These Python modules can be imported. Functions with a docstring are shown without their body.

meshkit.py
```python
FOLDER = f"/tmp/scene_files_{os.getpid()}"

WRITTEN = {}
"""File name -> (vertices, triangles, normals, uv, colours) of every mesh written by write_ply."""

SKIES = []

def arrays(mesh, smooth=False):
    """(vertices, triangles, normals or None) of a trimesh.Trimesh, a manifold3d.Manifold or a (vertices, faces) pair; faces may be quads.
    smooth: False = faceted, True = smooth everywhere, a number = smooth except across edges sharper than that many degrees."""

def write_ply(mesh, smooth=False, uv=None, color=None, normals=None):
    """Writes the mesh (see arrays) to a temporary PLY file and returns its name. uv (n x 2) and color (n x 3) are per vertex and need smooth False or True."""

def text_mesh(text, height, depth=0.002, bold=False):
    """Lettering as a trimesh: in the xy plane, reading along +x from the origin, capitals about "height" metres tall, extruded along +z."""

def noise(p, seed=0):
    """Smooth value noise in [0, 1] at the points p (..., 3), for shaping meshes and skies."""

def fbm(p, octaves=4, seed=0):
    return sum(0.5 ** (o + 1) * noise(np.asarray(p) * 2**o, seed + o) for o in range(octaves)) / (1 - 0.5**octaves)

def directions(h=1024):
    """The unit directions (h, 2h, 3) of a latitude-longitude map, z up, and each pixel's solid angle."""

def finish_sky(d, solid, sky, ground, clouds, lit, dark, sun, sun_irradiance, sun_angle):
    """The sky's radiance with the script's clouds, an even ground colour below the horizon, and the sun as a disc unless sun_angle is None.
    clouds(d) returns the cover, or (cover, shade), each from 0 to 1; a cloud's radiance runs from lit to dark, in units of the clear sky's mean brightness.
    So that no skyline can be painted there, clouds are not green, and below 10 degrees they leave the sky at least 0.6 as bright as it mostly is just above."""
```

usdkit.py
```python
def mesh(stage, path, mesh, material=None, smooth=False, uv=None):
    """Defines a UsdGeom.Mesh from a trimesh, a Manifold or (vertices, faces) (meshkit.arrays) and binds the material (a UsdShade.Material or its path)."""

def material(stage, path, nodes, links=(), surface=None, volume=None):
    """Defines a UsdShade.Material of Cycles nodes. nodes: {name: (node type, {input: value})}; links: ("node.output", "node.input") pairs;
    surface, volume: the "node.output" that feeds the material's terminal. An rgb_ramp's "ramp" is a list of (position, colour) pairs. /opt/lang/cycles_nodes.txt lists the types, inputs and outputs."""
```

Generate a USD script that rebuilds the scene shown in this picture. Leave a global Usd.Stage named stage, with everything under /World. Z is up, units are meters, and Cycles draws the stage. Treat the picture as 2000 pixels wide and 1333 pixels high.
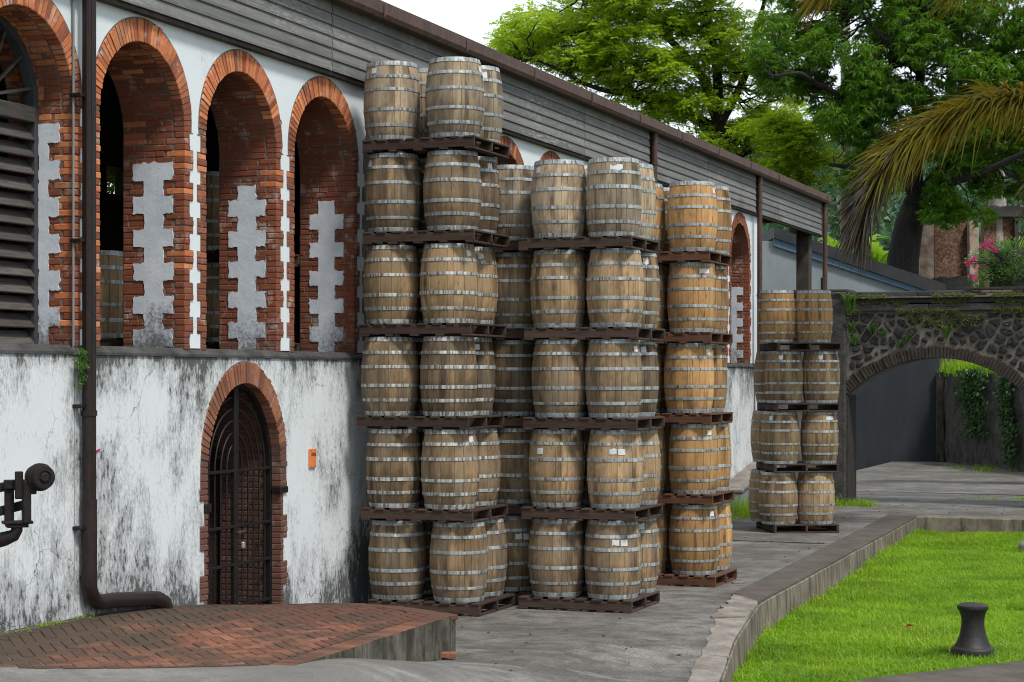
import math, random
import numpy as np
import trimesh, shapely
from shapely.geometry import Polygon, Point, box as sbox, LineString
from shapely.ops import unary_union
from shapely import affinity
from scipy.spatial import ConvexHull, Voronoi
from pxr import Usd, UsdGeom, UsdLux, UsdShade, Gf, Sdf, Vt
import usdkit, meshkit

stage = Usd.Stage.CreateInMemory()
UsdGeom.SetStageUpAxis(stage, "Z")
UsdGeom.SetStageMetersPerUnit(stage, 1.0)
UsdGeom.Xform.Define(stage, "/World")
UsdGeom.Scope.Define(stage, "/World/Looks")
rng = np.random.default_rng(7)
R = random.Random(7)
PI = math.pi

# ------------------------------------------------------------------ camera
YAW = math.radians(20.74)                       # camera looks this far left of the warehouse wall's direction (+y)
SN, CN = math.sin(YAW), math.cos(YAW)
CAM = np.array([9.83, 0.0, 2.70])
cam = UsdGeom.Camera.Define(stage, "/World/camera")
cam.AddTransformOp().Set(Gf.Matrix4d(CN, SN, 0, 0, 0, 0, 1, 0, SN, -CN, 0, 0, CAM[0], CAM[1], CAM[2], 1))
cam.CreateHorizontalApertureAttr(36.0)
cam.CreateVerticalApertureAttr(36.0 * 682 / 1024)
cam.CreateFocalLengthAttr(3787 / 2000 * 36.0)
cam.CreateVerticalApertureOffsetAttr(70 / 2000 * 36.0)
cam.CreateClippingRangeAttr(Gf.Vec2f(0.1, 5000))
cam.CreateExposureAttr(1.30)

# ------------------------------------------------------------------ sky and veiled sun
SUN_EL, SUN_AZ = math.radians(56), math.radians(122)      # azimuth as atan2(x, y) of the direction towards the sun
SUN_DIR = np.array([math.sin(SUN_AZ) * math.cos(SUN_EL), math.cos(SUN_AZ) * math.cos(SUN_EL), math.sin(SUN_EL)])
sky_mat = usdkit.material(stage, "/World/Looks/sky_overcast", {
    "sky": ("sky_texture", {"sky_type": "single_scattering", "sun_disc": False, "sun_elevation": SUN_EL, "sun_rotation": SUN_AZ, "altitude": 50.0}),
    "tc": ("texture_coordinate", {}),
    "mp": ("mapping", {"scale": (1.0, 1.0, 2.5)}),
    "cl": ("noise_texture", {"scale": 1.6, "detail": 6.0, "roughness": 0.55}),
    "rp": ("rgb_ramp", {"ramp": [(0.22, (0.62, 0.62, 0.62)), (0.6, (0.97, 0.97, 0.97))]}),
    "sh": ("noise_texture", {"scale": 2.3, "detail": 4.0}),
    "cr": ("rgb_ramp", {"ramp": [(0.3, (4.5, 5.3, 6.1)), (0.7, (7.8, 8.4, 8.9))]}),
    "mx": ("mix_color", {}),
    "bg": ("background_shader", {"strength": 0.072}),
}, [("tc.generated", "mp.vector"), ("mp.vector", "cl.vector"), ("mp.vector", "sh.vector"), ("cl.fac", "rp.fac"), ("sh.fac", "cr.fac"), ("rp.color", "mx.fac"),
    ("sky.color", "mx.a"), ("cr.color", "mx.b"), ("mx.result", "bg.color")], surface="bg.background")
dome = UsdLux.DomeLight.Define(stage, "/World/sky")
UsdShade.MaterialBindingAPI.Apply(dome.GetPrim()).Bind(sky_mat)
dome.GetPrim().SetCustomDataByKey("kind", "structure")
sun = UsdLux.DistantLight.Define(stage, "/World/sun")
sun.CreateIntensityAttr(0.40)
sun.CreateAngleAttr(10.0)
sun.CreateNormalizeAttr(True)
sun.CreateColorAttr(Gf.Vec3f(1.0, 0.965, 0.91))
_z = SUN_DIR; _x = np.cross([0, 0, 1], _z); _x /= np.linalg.norm(_x); _y = np.cross(_z, _x)
sun.AddTransformOp().Set(Gf.Matrix4d(*_x, 0, *_y, 0, *_z, 0, 0, 0, 30, 1))

# ------------------------------------------------------------------ scene helpers
used = {}
def _path(parent, name):
    base = f"{parent}/{name}"
    k = used.get(base, -1) + 1
    used[base] = k
    return base if k == 0 else f"{base}_{k:03d}"

def tag(p, label=None, cat=None, group=None, kind=None):
    p = p.GetPrim() if hasattr(p, "GetPrim") else p
    for k, v in (("label", label), ("category", cat), ("group", group), ("kind", kind)):
        if v:
            p.SetCustomDataByKey(k, v)
    return p

def thing(name, label, cat, loc=(0, 0, 0), rz=0.0, group=None):
    x = UsdGeom.Xform.Define(stage, _path("/World", name))
    x.AddTranslateOp().Set(Gf.Vec3d(*map(float, loc)))
    if rz:
        x.AddRotateZOp().Set(math.degrees(rz))
    return str(tag(x, label, cat, group).GetPath())

def sub(parent, name, label=None, kind=None):
    return str(tag(UsdGeom.Xform.Define(stage, _path(parent, name)), label, None, None, kind).GetPath())

def part(parent, name, m, material, smooth=False, label=None, kind=None):
    p = usdkit.mesh(stage, _path(parent, name), m, material, smooth=smooth)
    tag(p, label, None, None, kind)
    return str(p.GetPath())

def top(name, m, material, smooth=False, label=None, cat=None, group=None, kind=None):
    p = usdkit.mesh(stage, _path("/World", name), m, material, smooth=smooth)
    return str(tag(p, label, cat, group, kind).GetPath())

def copy_of(klass, name, label, cat, loc, rz=0.0, group=None):
    p = thing(name, label, cat, loc, rz, group)
    q = stage.GetPrimAtPath(p)
    q.GetReferences().AddInternalReference(klass)
    q.SetInstanceable(True)
    return p

class Bag:
    """Collects pieces that become one mesh."""
    def __init__(s): s.v, s.f, s.n = [], [], 0
    def add(s, m):
        v, f = (np.asarray(m.vertices), np.asarray(m.faces)) if hasattr(m, "vertices") else m
        if len(v):
            s.v.append(np.asarray(v, float)); s.f.append(np.asarray(f) + s.n); s.n += len(v)
        return s
    def get(s): return np.vstack(s.v), np.vstack(s.f)

# chamfered box with a fixed topology
_sg = np.array([[a, b, c] for a in (-1, 1) for b in (-1, 1) for c in (-1, 1)], float)
_S, _Mk = [], []
for _s in _sg:
    for _k in range(3):
        _S.append(_s); _Mk.append([0 if j == _k else 1 for j in range(3)])
_S, _Mk = np.array(_S), np.array(_Mk, float)
_h = trimesh.Trimesh(_S * (1 - 0.2 * _Mk), ConvexHull(_S * (1 - 0.2 * _Mk)).simplices, process=False)
_h.fix_normals()
_CF = np.array(_h.faces)
_BF = np.array(trimesh.creation.box((1, 1, 1)).faces)
_BV = np.array(trimesh.creation.box((2, 2, 2)).vertices)

def cbox(lo, hi, ch=0.004):
    lo, hi = np.asarray(lo, float), np.asarray(hi, float)
    c, h = (lo + hi) / 2, (hi - lo) / 2
    ch = min(ch, 0.45 * h.min())
    return c + _S * (h - ch * _Mk), _CF

def pbox(lo, hi):
    lo, hi = np.asarray(lo, float), np.asarray(hi, float)
    return (lo + hi) / 2 + _BV * (hi - lo) / 2, _BF

def frame_box(center, ax, ay, az, size, ch=0.004):
    """A chamfered box of a given size along three unit axes."""
    v, f = cbox(-np.asarray(size) / 2, np.asarray(size) / 2, ch)
    Rm = np.stack([ax, ay, az])
    if np.linalg.det(Rm) < 0: f = f[:, ::-1]
    return np.asarray(center) + v @ Rm, f

def rotz(v, a):
    c, s = math.cos(a), math.sin(a)
    return np.asarray(v) @ np.array([[c, s, 0], [-s, c, 0], [0, 0, 1]])

def tube(pts, rad, sides=8, caps=True):
    p = np.asarray(pts, float); n = len(p)
    rad = np.broadcast_to(rad, (n,))
    t = np.gradient(p, axis=0); t /= np.linalg.norm(t, axis=1, keepdims=True) + 1e-12
    a = np.cross(t[0], [0, 0, 1.0] if abs(t[0][2]) < 0.9 else [1.0, 0, 0]); a /= np.linalg.norm(a)
    A = []
    for i in range(n):
        a = a - t[i] * (a @ t[i]); a /= np.linalg.norm(a) + 1e-12; A.append(a)
    A = np.array(A); B = np.cross(t, A)
    an = np.arange(sides) * 2 * PI / sides
    v = (p[:, None] + rad[:, None, None] * (np.cos(an)[None, :, None] * A[:, None] + np.sin(an)[None, :, None] * B[:, None])).reshape(-1, 3)
    i, j = np.meshgrid(np.arange(n - 1), np.arange(sides), indexing="ij")
    q = np.stack([i * sides + j, i * sides + (j + 1) % sides, (i + 1) * sides + (j + 1) % sides, (i + 1) * sides + j], -1).reshape(-1, 4)
    f = np.vstack([q[:, [0, 1, 2]], q[:, [0, 2, 3]]])
    if caps:
        k = len(v)
        v = np.vstack([v, p[:1], p[-1:]])
        jj = np.arange(sides)
        f = np.vstack([f, np.stack([np.full(sides, k), (jj + 1) % sides, jj], 1), np.stack([np.full(sides, k + 1), (n - 1) * sides + jj, (n - 1) * sides + (jj + 1) % sides], 1)])
    return v, f

def lathe(profile, sides=32):
    """profile: (radius, z) rows from bottom to top, axis z."""
    pr = np.asarray(profile, float); n = len(pr)
    an = np.arange(sides) * 2 * PI / sides
    v = np.stack([pr[:, 0, None] * np.cos(an), pr[:, 0, None] * np.sin(an), np.repeat(pr[:, 1, None], sides, 1)], -1).reshape(-1, 3)
    i, j = np.meshgrid(np.arange(n - 1), np.arange(sides), indexing="ij")
    q = np.stack([i * sides + j, i * sides + (j + 1) % sides, (i + 1) * sides + (j + 1) % sides, (i + 1) * sides + j], -1).reshape(-1, 4)
    return v, np.vstack([q[:, [0, 1, 2]], q[:, [0, 2, 3]]])

def extrude(poly, h):
    """A shapely polygon (or several) extruded from 0 to h along its third axis."""
    b = Bag()
    for g in getattr(poly, "geoms", [poly]):
        if g.geom_type == "Polygon" and g.area > 1e-7:
            b.add(trimesh.creation.extrude_polygon(g, h, engine="earcut"))
    return b.get()

def in_yz(m, x0):
    """An extrusion drawn in (y, z), pushed along +x from x0."""
    v, f = m
    return np.stack([v[:, 2] + x0, v[:, 0], v[:, 1]], 1), f

def in_xz(m, y0, sgn=1):
    """An extrusion drawn in (x, z), pushed along y from y0."""
    v, f = m
    return np.stack([v[:, 0], y0 + sgn * v[:, 2], v[:, 1]], 1), (f[:, ::-1] if sgn > 0 else f)

def smooth01(t):
    t = np.clip(t, 0, 1); return t * t * (3 - 2 * t)

def project(p):
    p = np.atleast_2d(p) - CAM
    d = -p[:, 0] * SN + p[:, 1] * CN; l = p[:, 0] * CN + p[:, 1] * SN
    return 1000 + 3787 * l / d, 737 - 3787 * p[:, 2] / d, d

# ------------------------------------------------------------------ materials
class G:
    """Builds a node graph: a value written "node.output" is a link."""
    def __init__(s, name): s.name, s.nodes, s.links = name, {}, []
    def n(s, kind, **kw):
        k = f"n{len(s.nodes)}"
        vals = {}
        for a, b in kw.items():
            if isinstance(b, str) and b[0] == "n" and "." in b: s.links.append((b, f"{k}.{a}"))
            else: vals[a] = b
        s.nodes[k] = (kind, vals); return k
    def pos(s): return s.n("geometry") + ".position"
    def obj(s): return s.n("texture_coordinate") + ".object"
    def rand(s): return s.n("object_info") + ".random"
    def isl(s): return s.n("geometry") + ".random_per_island"
    def map(s, vec, sc, loc=(0, 0, 0)): return s.n("mapping", vector=vec, scale=sc, location=loc) + ".vector"
    def noise(s, vec, scale=1.0, sc=None, detail=4.0, rough=0.55, dist=0.0):
        return s.n("noise_texture", vector=s.map(vec, sc) if sc else vec, scale=float(scale), detail=float(detail), roughness=float(rough), distortion=float(dist)) + ".fac"
    def vor(s, vec, scale, feature="f1", sc=None, out="distance"):
        return s.n("voronoi_texture", vector=s.map(vec, sc) if sc else vec, scale=float(scale), feature=feature) + "." + out
    def ramp(s, fac, stops): return s.n("rgb_ramp", fac=fac, ramp=[(p, c if np.ndim(c) else (c, c, c)) for p, c in stops]) + ".color"
    def mix(s, fac, a, b, mode="mix"): return s.n("mix_color", fac=fac, a=a, b=b, blend_type=mode) + ".result"
    def math(s, op, a, b=0.5, c=0.0): return s.n("math", math_type=op, value1=a, value2=b, value3=c, use_clamp=False) + ".value"
    def sep(s, vec):
        k = s.n("separate_xyz", vector=vec); return k + ".x", k + ".y", k + ".z"
    def rng(s, v, a, b, c=0.0, d=1.0): return s.n("map_range", value=v, from_min=float(a), from_max=float(b), to_min=float(c), to_max=float(d), clamp=True) + ".result"
    def shift(s, vec, rnd, k=37.0):
        """Moves the pattern by a random amount per object."""
        m = s.math("multiply", rnd, k)
        cb = s.n("combine_xyz", x=m, y=m, z=m) + ".vector"
        return s.n("vector_math", math_type="add", vector1=vec, vector2=cb) + ".vector"
    def bump(s, h, strength=0.5, dist=0.01): return s.n("bump", height=h, strength=float(strength), distance=float(dist)) + ".normal"
    def done(s, color, rough=0.8, metal=0.0, normal=None, spec=0.5, **kw):
        a = dict(base_color=color, roughness=rough, metallic=metal, specular_ior_level=spec, **kw)
        if normal: a["normal"] = normal
        p = s.n("principled_bsdf", **a)
        return usdkit.material(stage, f"/World/Looks/{s.name}", s.nodes, s.links, surface=f"{p}.BSDF")
    def leaf(s, color, trans, fac=0.35, rough=0.5, spec=0.4):
        p = s.n("principled_bsdf", base_color=color, roughness=rough, specular_ior_level=spec)
        t = s.n("translucent_bsdf", color=trans)
        m = s.n("mix_closure", fac=fac, closure1=f"{p}.BSDF", closure2=f"{t}.BSDF")
        return usdkit.material(stage, f"/World/Looks/{s.name}", s.nodes, s.links, surface=f"{m}.closure")

def mildew_plaster(name, top_z, amount, white, cracks=True):
    """Old lime wash with black mildew running down from the top edge and creeping up from the foot."""
    g = G(name); P = g.pos(); x, y, z = g.sep(P)
    streak = g.noise(P, 1.0, (6.5, 8.0, 2.6), 6, 0.74)
    fine = g.noise(P, 1.0, (30, 40, 17), 5, 0.75)
    blot = g.noise(P, 1.0, (1.3, 1.3, 0.9), 5, 0.62)
    big = g.noise(P, 1.0, (0.7, 0.75, 0.6), 3, 0.55)
    area = g.math("add", g.rng(big, 0.40, 0.62, -0.10, 0.06), g.math("multiply", blot, 0.55))
    m = g.math("multiply_add", streak, 0.50, g.math("multiply_add", fine, 0.80, area))
    tz = g.rng(z, top_z - 0.62, top_z - 0.02, 0.0, 0.12)
    tz2 = g.rng(z, top_z - 0.22, top_z - 0.02, 0.0, 0.13)
    bz = g.rng(z, 0.35, 1.05, 0.17, 0.0)
    m = g.math("add", m, g.math("add", g.math("add", tz, tz2), bz))
    k1 = g.rng(m, 0.97 - amount, 1.16 - amount, 0.0, 0.50)
    dust = g.noise(P, 1.0, (18, 22, 10.5), 6, 0.8)
    m2 = g.math("multiply_add", dust, 0.75, g.math("multiply_add", streak, 0.45, g.math("add", area, g.math("add", g.math("add", tz, tz2), bz))))
    k2 = g.rng(m2, 1.0 - amount, 1.15 - amount, 0.0, 0.92)
    k = g.math("maximum", k1, k2)
    wash = g.mix(g.noise(P, 0.9, None, 3), white, tuple(c * 0.84 for c in white))
    wash = g.mix(g.rng(g.noise(P, 2.3, (1, 1, .6), 5, .7), .58, .75, 0, .35), wash, (0.52, 0.50, 0.43))
    col = g.mix(k, wash, (0.036, 0.035, 0.033))
    h = g.math("multiply_add", fine, 0.5, g.math("multiply", blot, 1.0))
    if cracks:
        w = g.n("noise_texture", vector=P, scale=2.2, detail=5.0, roughness=0.6)
        wp = g.n("vector_math", math_type="multiply_add", vector1=w + ".color", vector2=(0.55, 0.55, 0.55), vector3=P) + ".vector"
        e = g.vor(wp, 0.85, "distance_to_edge")
        gate = g.rng(g.noise(P, 0.8, None, 2), 0.52, 0.60)
        ck = g.math("multiply", g.rng(e, 0.0, 0.0042, 0.8, 0.0), gate)
        col = g.mix(ck, col, (0.09, 0.085, 0.08))
        h = g.math("subtract", h, g.math("multiply", ck, 2.0))
    return g.done(col, 0.9, normal=g.bump(h, 0.55, 0.012), spec=0.25)

def brick_mat(name, island, dark=1.0, old=0.25):
    g = G(name); P = g.pos(); r = g.isl() if island else g.rand()
    c = g.ramp(r, [(0.0, (0.20, 0.060, 0.030)), (0.22, (0.38, 0.112, 0.046)), (0.5, (0.53, 0.178, 0.066)), (0.72, (0.45, 0.138, 0.054)), (0.88, (0.60, 0.235, 0.098)), (1.0, (0.27, 0.095, 0.055))])
    n1 = g.noise(P, 22, None, 5, 0.7); n2 = g.noise(P, 5.0, None, 4, 0.65)
    c = g.mix(g.rng(n1, 0.46, 0.74, 0, 0.5), c, (0.14, 0.052, 0.030))
    c = g.mix(g.rng(n2, 0.56, 0.70, 0, old * 2.2), c, (0.50, 0.41, 0.35))
    c = g.mix(g.rng(g.noise(P, 2.2, None, 3), 0.52, 0.72, 0, 0.6), c, (0.085, 0.048, 0.036))
    x, y, z = g.sep(P)
    c = g.mix(g.rng(z, 2.95, 3.2, 0.55, 0.0), c, (0.06, 0.045, 0.04))
    if dark != 1.0: c = g.mix(1.0, c, (dark, dark, dark), "multiply")
    return g.done(c, 0.88, normal=g.bump(n1, 0.7, 0.008), spec=0.25)

def mottled(name, c1, c2, scale=4.0, rough=0.85, c3=None, sc=None, bump=0.4, metal=0.0, spec=0.35, bd=0.01):
    g = G(name); P = g.pos()
    n = g.noise(P, scale, sc, 6, 0.65); f = g.noise(P, scale * 6, sc, 4, 0.7)
    c = g.mix(g.rng(n, 0.36, 0.64), c1, c2)
    c = g.mix(g.rng(f, 0.45, 0.75, 0, 0.5), c, c3 or tuple(x * 0.5 for x in c1))
    return g.done(c, rough, metal, g.bump(g.math("multiply_add", f, 0.6, n), bump, bd), spec)

def stave_mat(name, tones, grey, weather, dark, stain, mul=1.0, seed=0.0):
    """Oak staves: tones differ from stave to stave, grain along the stave, grey weathering, dirt by the hoops and at the foot."""
    g = G(name); r = g.rand(); O0 = g.obj(); O = g.shift(O0, r, 41.0); x, y, z = g.sep(O0)
    c = g.ramp(r, [(i / (len(tones) - 1), t) for i, t in enumerate(tones)])
    grain = g.noise(O, 1.0, (95, 95, 3.0), 4, 0.6); med = g.noise(O, 1.0, (16, 16, 1.7), 5, 0.65); blot = g.noise(O, 3.0, None, 4, 0.6)
    c = g.mix(g.rng(grain, 0.42, 0.70, 0, 0.55), c, tuple(t * 0.42 for t in tones[1]))
    c = g.mix(g.rng(med, 0.50 - weather * 0.2, 0.78 - weather * 0.2, 0, 0.85), c, grey)
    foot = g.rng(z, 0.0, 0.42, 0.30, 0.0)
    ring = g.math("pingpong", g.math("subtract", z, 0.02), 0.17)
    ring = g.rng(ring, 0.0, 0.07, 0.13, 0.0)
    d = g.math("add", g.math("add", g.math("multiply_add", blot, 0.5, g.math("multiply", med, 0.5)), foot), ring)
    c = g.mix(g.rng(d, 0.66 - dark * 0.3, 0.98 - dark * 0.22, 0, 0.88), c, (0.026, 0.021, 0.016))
    st = g.noise(O, 1.0, (26, 26, 0.7), 3, 0.5)
    c = g.mix(g.rng(st, 0.70 - stain * 0.1, 0.78, 0, 0.8), c, (0.06, 0.03, 0.018))
    Os = g.n("vector_math", math_type="add", vector1=O0, vector2=(seed, seed * 1.7, seed * 0.6)) + ".vector"
    leak = g.noise(Os, 1.0, (6.5, 6.5, 0.5), 3, 0.5)
    c = g.mix(g.rng(leak, 0.565 - stain * 0.06, 0.64 - stain * 0.06, 0, 0.80), c, (0.035, 0.022, 0.014))
    wx = g.noise(Os, 1.0, (2.6, 2.6, 1.6), 4, 0.65)
    c = g.mix(g.rng(wx, 0.42, 0.60, 0, 0.8), c, grey)
    dk = g.noise(Os, 1.0, (3.4, 3.4, 1.3), 5, 0.7)
    c = g.mix(g.rng(dk, 0.52 - dark * 0.08, 0.66 - dark * 0.08, 0, 0.75), c, tuple(t * 0.28 for t in tones[1]))
    c = g.mix(1.0, c, (mul, mul * 0.99, mul * 0.97), "multiply")
    kn = g.vor(O, 1.0, sc=(13, 13, 4.5))
    c = g.mix(g.rng(kn, 0.06, 0.16, 0.75, 0.0), c, (0.10, 0.055, 0.03))
    return g.done(c, 0.82, normal=g.bump(grain, 0.4, 0.004), spec=0.3)

def hoop_mat(name, white, rust):
    g = G(name); r = g.rand(); O0 = g.obj(); O = g.shift(O0, r, 23.0)
    st = g.noise(O, 1.0, (24, 24, 5.0), 5, 0.7); bl = g.noise(O, 6.0, None, 4); ds = g.noise(O, 1.0, (34, 34, 2.0), 3, 0.6)
    c = g.mix(g.rng(bl, 0.35, 0.65), (0.18, 0.20, 0.205), (0.34, 0.365, 0.37))
    c = g.mix(g.rng(st, 0.58 - white * 0.25, 0.78 - white * 0.25, 0, 0.9), c, (0.58, 0.565, 0.51))
    c = g.mix(g.rng(ds, 0.55 - rust * 0.08, 0.68 - rust * 0.08, 0, 0.8), c, (0.06, 0.047, 0.033))
    return g.done(c, 0.55, 0.3, g.bump(bl, 0.25, 0.006), 0.5)

def wood_dark(name, c1, c2, c3, sc=(3, 26, 26)):
    g = G(name); r = g.rand(); O = g.shift(g.obj(), r, 19.0)
    gr = g.noise(O, 1.0, sc, 5, 0.65); bl = g.noise(O, 3.0, None, 4)
    c = g.mix(r, c1, c2)
    c = g.mix(g.rng(gr, 0.45, 0.72, 0, 0.8), c, tuple(t * 0.35 for t in c1))
    c = g.mix(g.rng(bl, 0.56, 0.74, 0, 0.7), c, c3)
    return g.done(c, 0.85, normal=g.bump(gr, 0.5, 0.006), spec=0.3)

M = {}
M["plaster_low"] = mildew_plaster("stained_lime_wash", 2.98, 0.105, (0.61, 0.63, 0.63))
M["plaster_up"] = mildew_plaster("clean_lime_wash", 7.2, -0.07, (0.62, 0.655, 0.665), False)
def panel_mat():
    g = G("chipped_panel_paint"); P = g.pos(); x, y, z = g.sep(P)
    n = g.noise(P, 3.0, None, 6, 0.65); f = g.noise(P, 34, None, 5, 0.75); b = g.noise(P, 1.0, (3, 3, 2), 5, 0.7)
    c = g.mix(g.rng(n, 0.36, 0.64), (0.42, 0.45, 0.50), (0.55, 0.575, 0.60))
    d = g.math("add", g.math("multiply_add", f, 0.5, g.math("multiply", b, 0.5)), g.rng(z, 2.98, 3.6, 0.22, 0.0))
    c = g.mix(g.rng(d, 0.60, 0.76, 0, 0.85), c, (0.055, 0.053, 0.05))
    return g.done(c, 0.9, normal=g.bump(g.math("multiply_add", f, 0.5, n), 0.6, 0.012), spec=0.25)
M["panel"] = panel_mat()
M["ledge"] = mottled("black_stained_cement", (0.022, 0.021, 0.02), (0.07, 0.067, 0.063), 3.0, 0.9, (0.05, 0.05, 0.05))
M["brick"] = brick_mat("orange_brick", False)
M["brick_island"] = brick_mat("orange_brick_run", True)
M["jamb_brick"] = brick_mat("red_brick", False, 0.88, 0.26)
M["jamb_island"] = brick_mat("red_brick_run", True, 0.88, 0.26)
M["mortar"] = mottled("lime_mortar", (0.085, 0.062, 0.048), (0.17, 0.135, 0.11), 7.0, 0.95, (0.10, 0.08, 0.07))
def siding_mat():
    g = G("grey_peeling_boards"); r = g.rand(); P = g.pos(); S = g.shift(P, r, 13.0)
    gr = g.noise(S, 1.0, (30, 1.6, 45), 5, 0.7); bl = g.noise(P, 1.0, (1, 0.5, 2.0), 5, 0.68); fl = g.noise(S, 1.0, (60, 7, 38), 4, 0.75)
    c = g.mix(r, (0.105, 0.106, 0.102), (0.165, 0.163, 0.155))
    c = g.mix(g.rng(gr, 0.45, 0.7, 0, 0.5), c, (0.05, 0.044, 0.038))
    k = g.math("multiply", g.rng(bl, 0.46, 0.62), g.rng(fl, 0.50, 0.60))
    c = g.mix(g.math("multiply", k, 0.8), c, (0.27, 0.265, 0.25))
    c = g.mix(g.rng(g.noise(P, 1.0, (1, 0.7, 1.4), 4), 0.56, 0.72, 0, 0.55), c, (0.055, 0.043, 0.035))
    return g.done(c, 0.85, normal=g.bump(gr, 0.4, 0.006), spec=0.3)
M["siding"] = siding_mat()
M["rust"] = mottled("rusty_brown_iron", (0.048, 0.024, 0.017), (0.088, 0.044, 0.031), 5.0, 0.6, (0.14, 0.10, 0.085), (1, 1, .35), 0.3, 0.2)
M["pipe"] = mottled("dark_brown_cast_iron", (0.008, 0.005, 0.0042), (0.017, 0.009, 0.0068), 9.0, 0.45, (0.045, 0.027, 0.02), (1, 1, .3), 0.2, 0.0, 0.3)
M["iron"] = mottled("black_iron", (0.004, 0.0038, 0.0038), (0.009, 0.008, 0.0075), 14.0, 0.5, (0.03, 0.018, 0.013), None, 0.35, 0.0, 0.3)
M["iron_old"] = mottled("pitted_old_iron", (0.005, 0.0042, 0.004), (0.014, 0.0098, 0.0085), 24.0, 0.6, (0.03, 0.02, 0.016), None, 0.7, 0.0, 0.2)
M["dark_wood"] = wood_dark("dark_beam_timber", (0.035, 0.027, 0.022), (0.05, 0.04, 0.033), (0.09, 0.075, 0.06))
M["louvre"] = wood_dark("weathered_louvre_wood", (0.050, 0.044, 0.038), (0.085, 0.076, 0.066), (0.026, 0.023, 0.02), (30, 3, 30))
M["frame_grey"] = mottled("dark_grey_frame_paint", (0.03, 0.032, 0.036), (0.05, 0.053, 0.058), 6.0, 0.7)
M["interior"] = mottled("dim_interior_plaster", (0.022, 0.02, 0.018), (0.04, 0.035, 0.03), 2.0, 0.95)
OLD = [(0.165, 0.105, 0.052), (0.23, 0.148, 0.073), (0.28, 0.182, 0.093), (0.20, 0.128, 0.064), (0.315, 0.208, 0.11)]
for k_, (mu_, sd_) in enumerate(((0.92, 3.1), (1.22, 9.7), (1.48, 15.3))):
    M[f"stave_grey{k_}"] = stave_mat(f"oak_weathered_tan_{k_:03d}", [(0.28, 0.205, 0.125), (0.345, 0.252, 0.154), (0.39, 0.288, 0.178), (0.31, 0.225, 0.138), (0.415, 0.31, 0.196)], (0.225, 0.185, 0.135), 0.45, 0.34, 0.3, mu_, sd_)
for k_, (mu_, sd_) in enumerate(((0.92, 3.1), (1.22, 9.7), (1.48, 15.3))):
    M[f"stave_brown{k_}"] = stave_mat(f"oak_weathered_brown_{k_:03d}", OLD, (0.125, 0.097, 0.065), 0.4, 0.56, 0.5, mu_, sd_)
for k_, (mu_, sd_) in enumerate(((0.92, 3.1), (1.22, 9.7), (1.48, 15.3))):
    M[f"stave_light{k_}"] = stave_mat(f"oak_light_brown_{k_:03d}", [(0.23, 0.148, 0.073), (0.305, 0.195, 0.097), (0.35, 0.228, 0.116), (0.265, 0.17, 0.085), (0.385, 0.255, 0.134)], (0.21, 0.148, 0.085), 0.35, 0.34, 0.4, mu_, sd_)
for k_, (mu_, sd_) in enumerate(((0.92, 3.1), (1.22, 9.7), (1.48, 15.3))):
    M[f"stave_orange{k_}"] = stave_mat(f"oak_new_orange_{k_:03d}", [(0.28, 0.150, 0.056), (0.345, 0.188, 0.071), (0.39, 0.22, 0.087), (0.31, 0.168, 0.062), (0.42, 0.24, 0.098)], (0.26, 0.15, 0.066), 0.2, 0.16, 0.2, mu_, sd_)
M["hoop"] = hoop_mat("galvanised_hoop", 0.35, 0.55)
M["hoop_white"] = hoop_mat("whitened_hoop", 0.75, 1.2)
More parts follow.
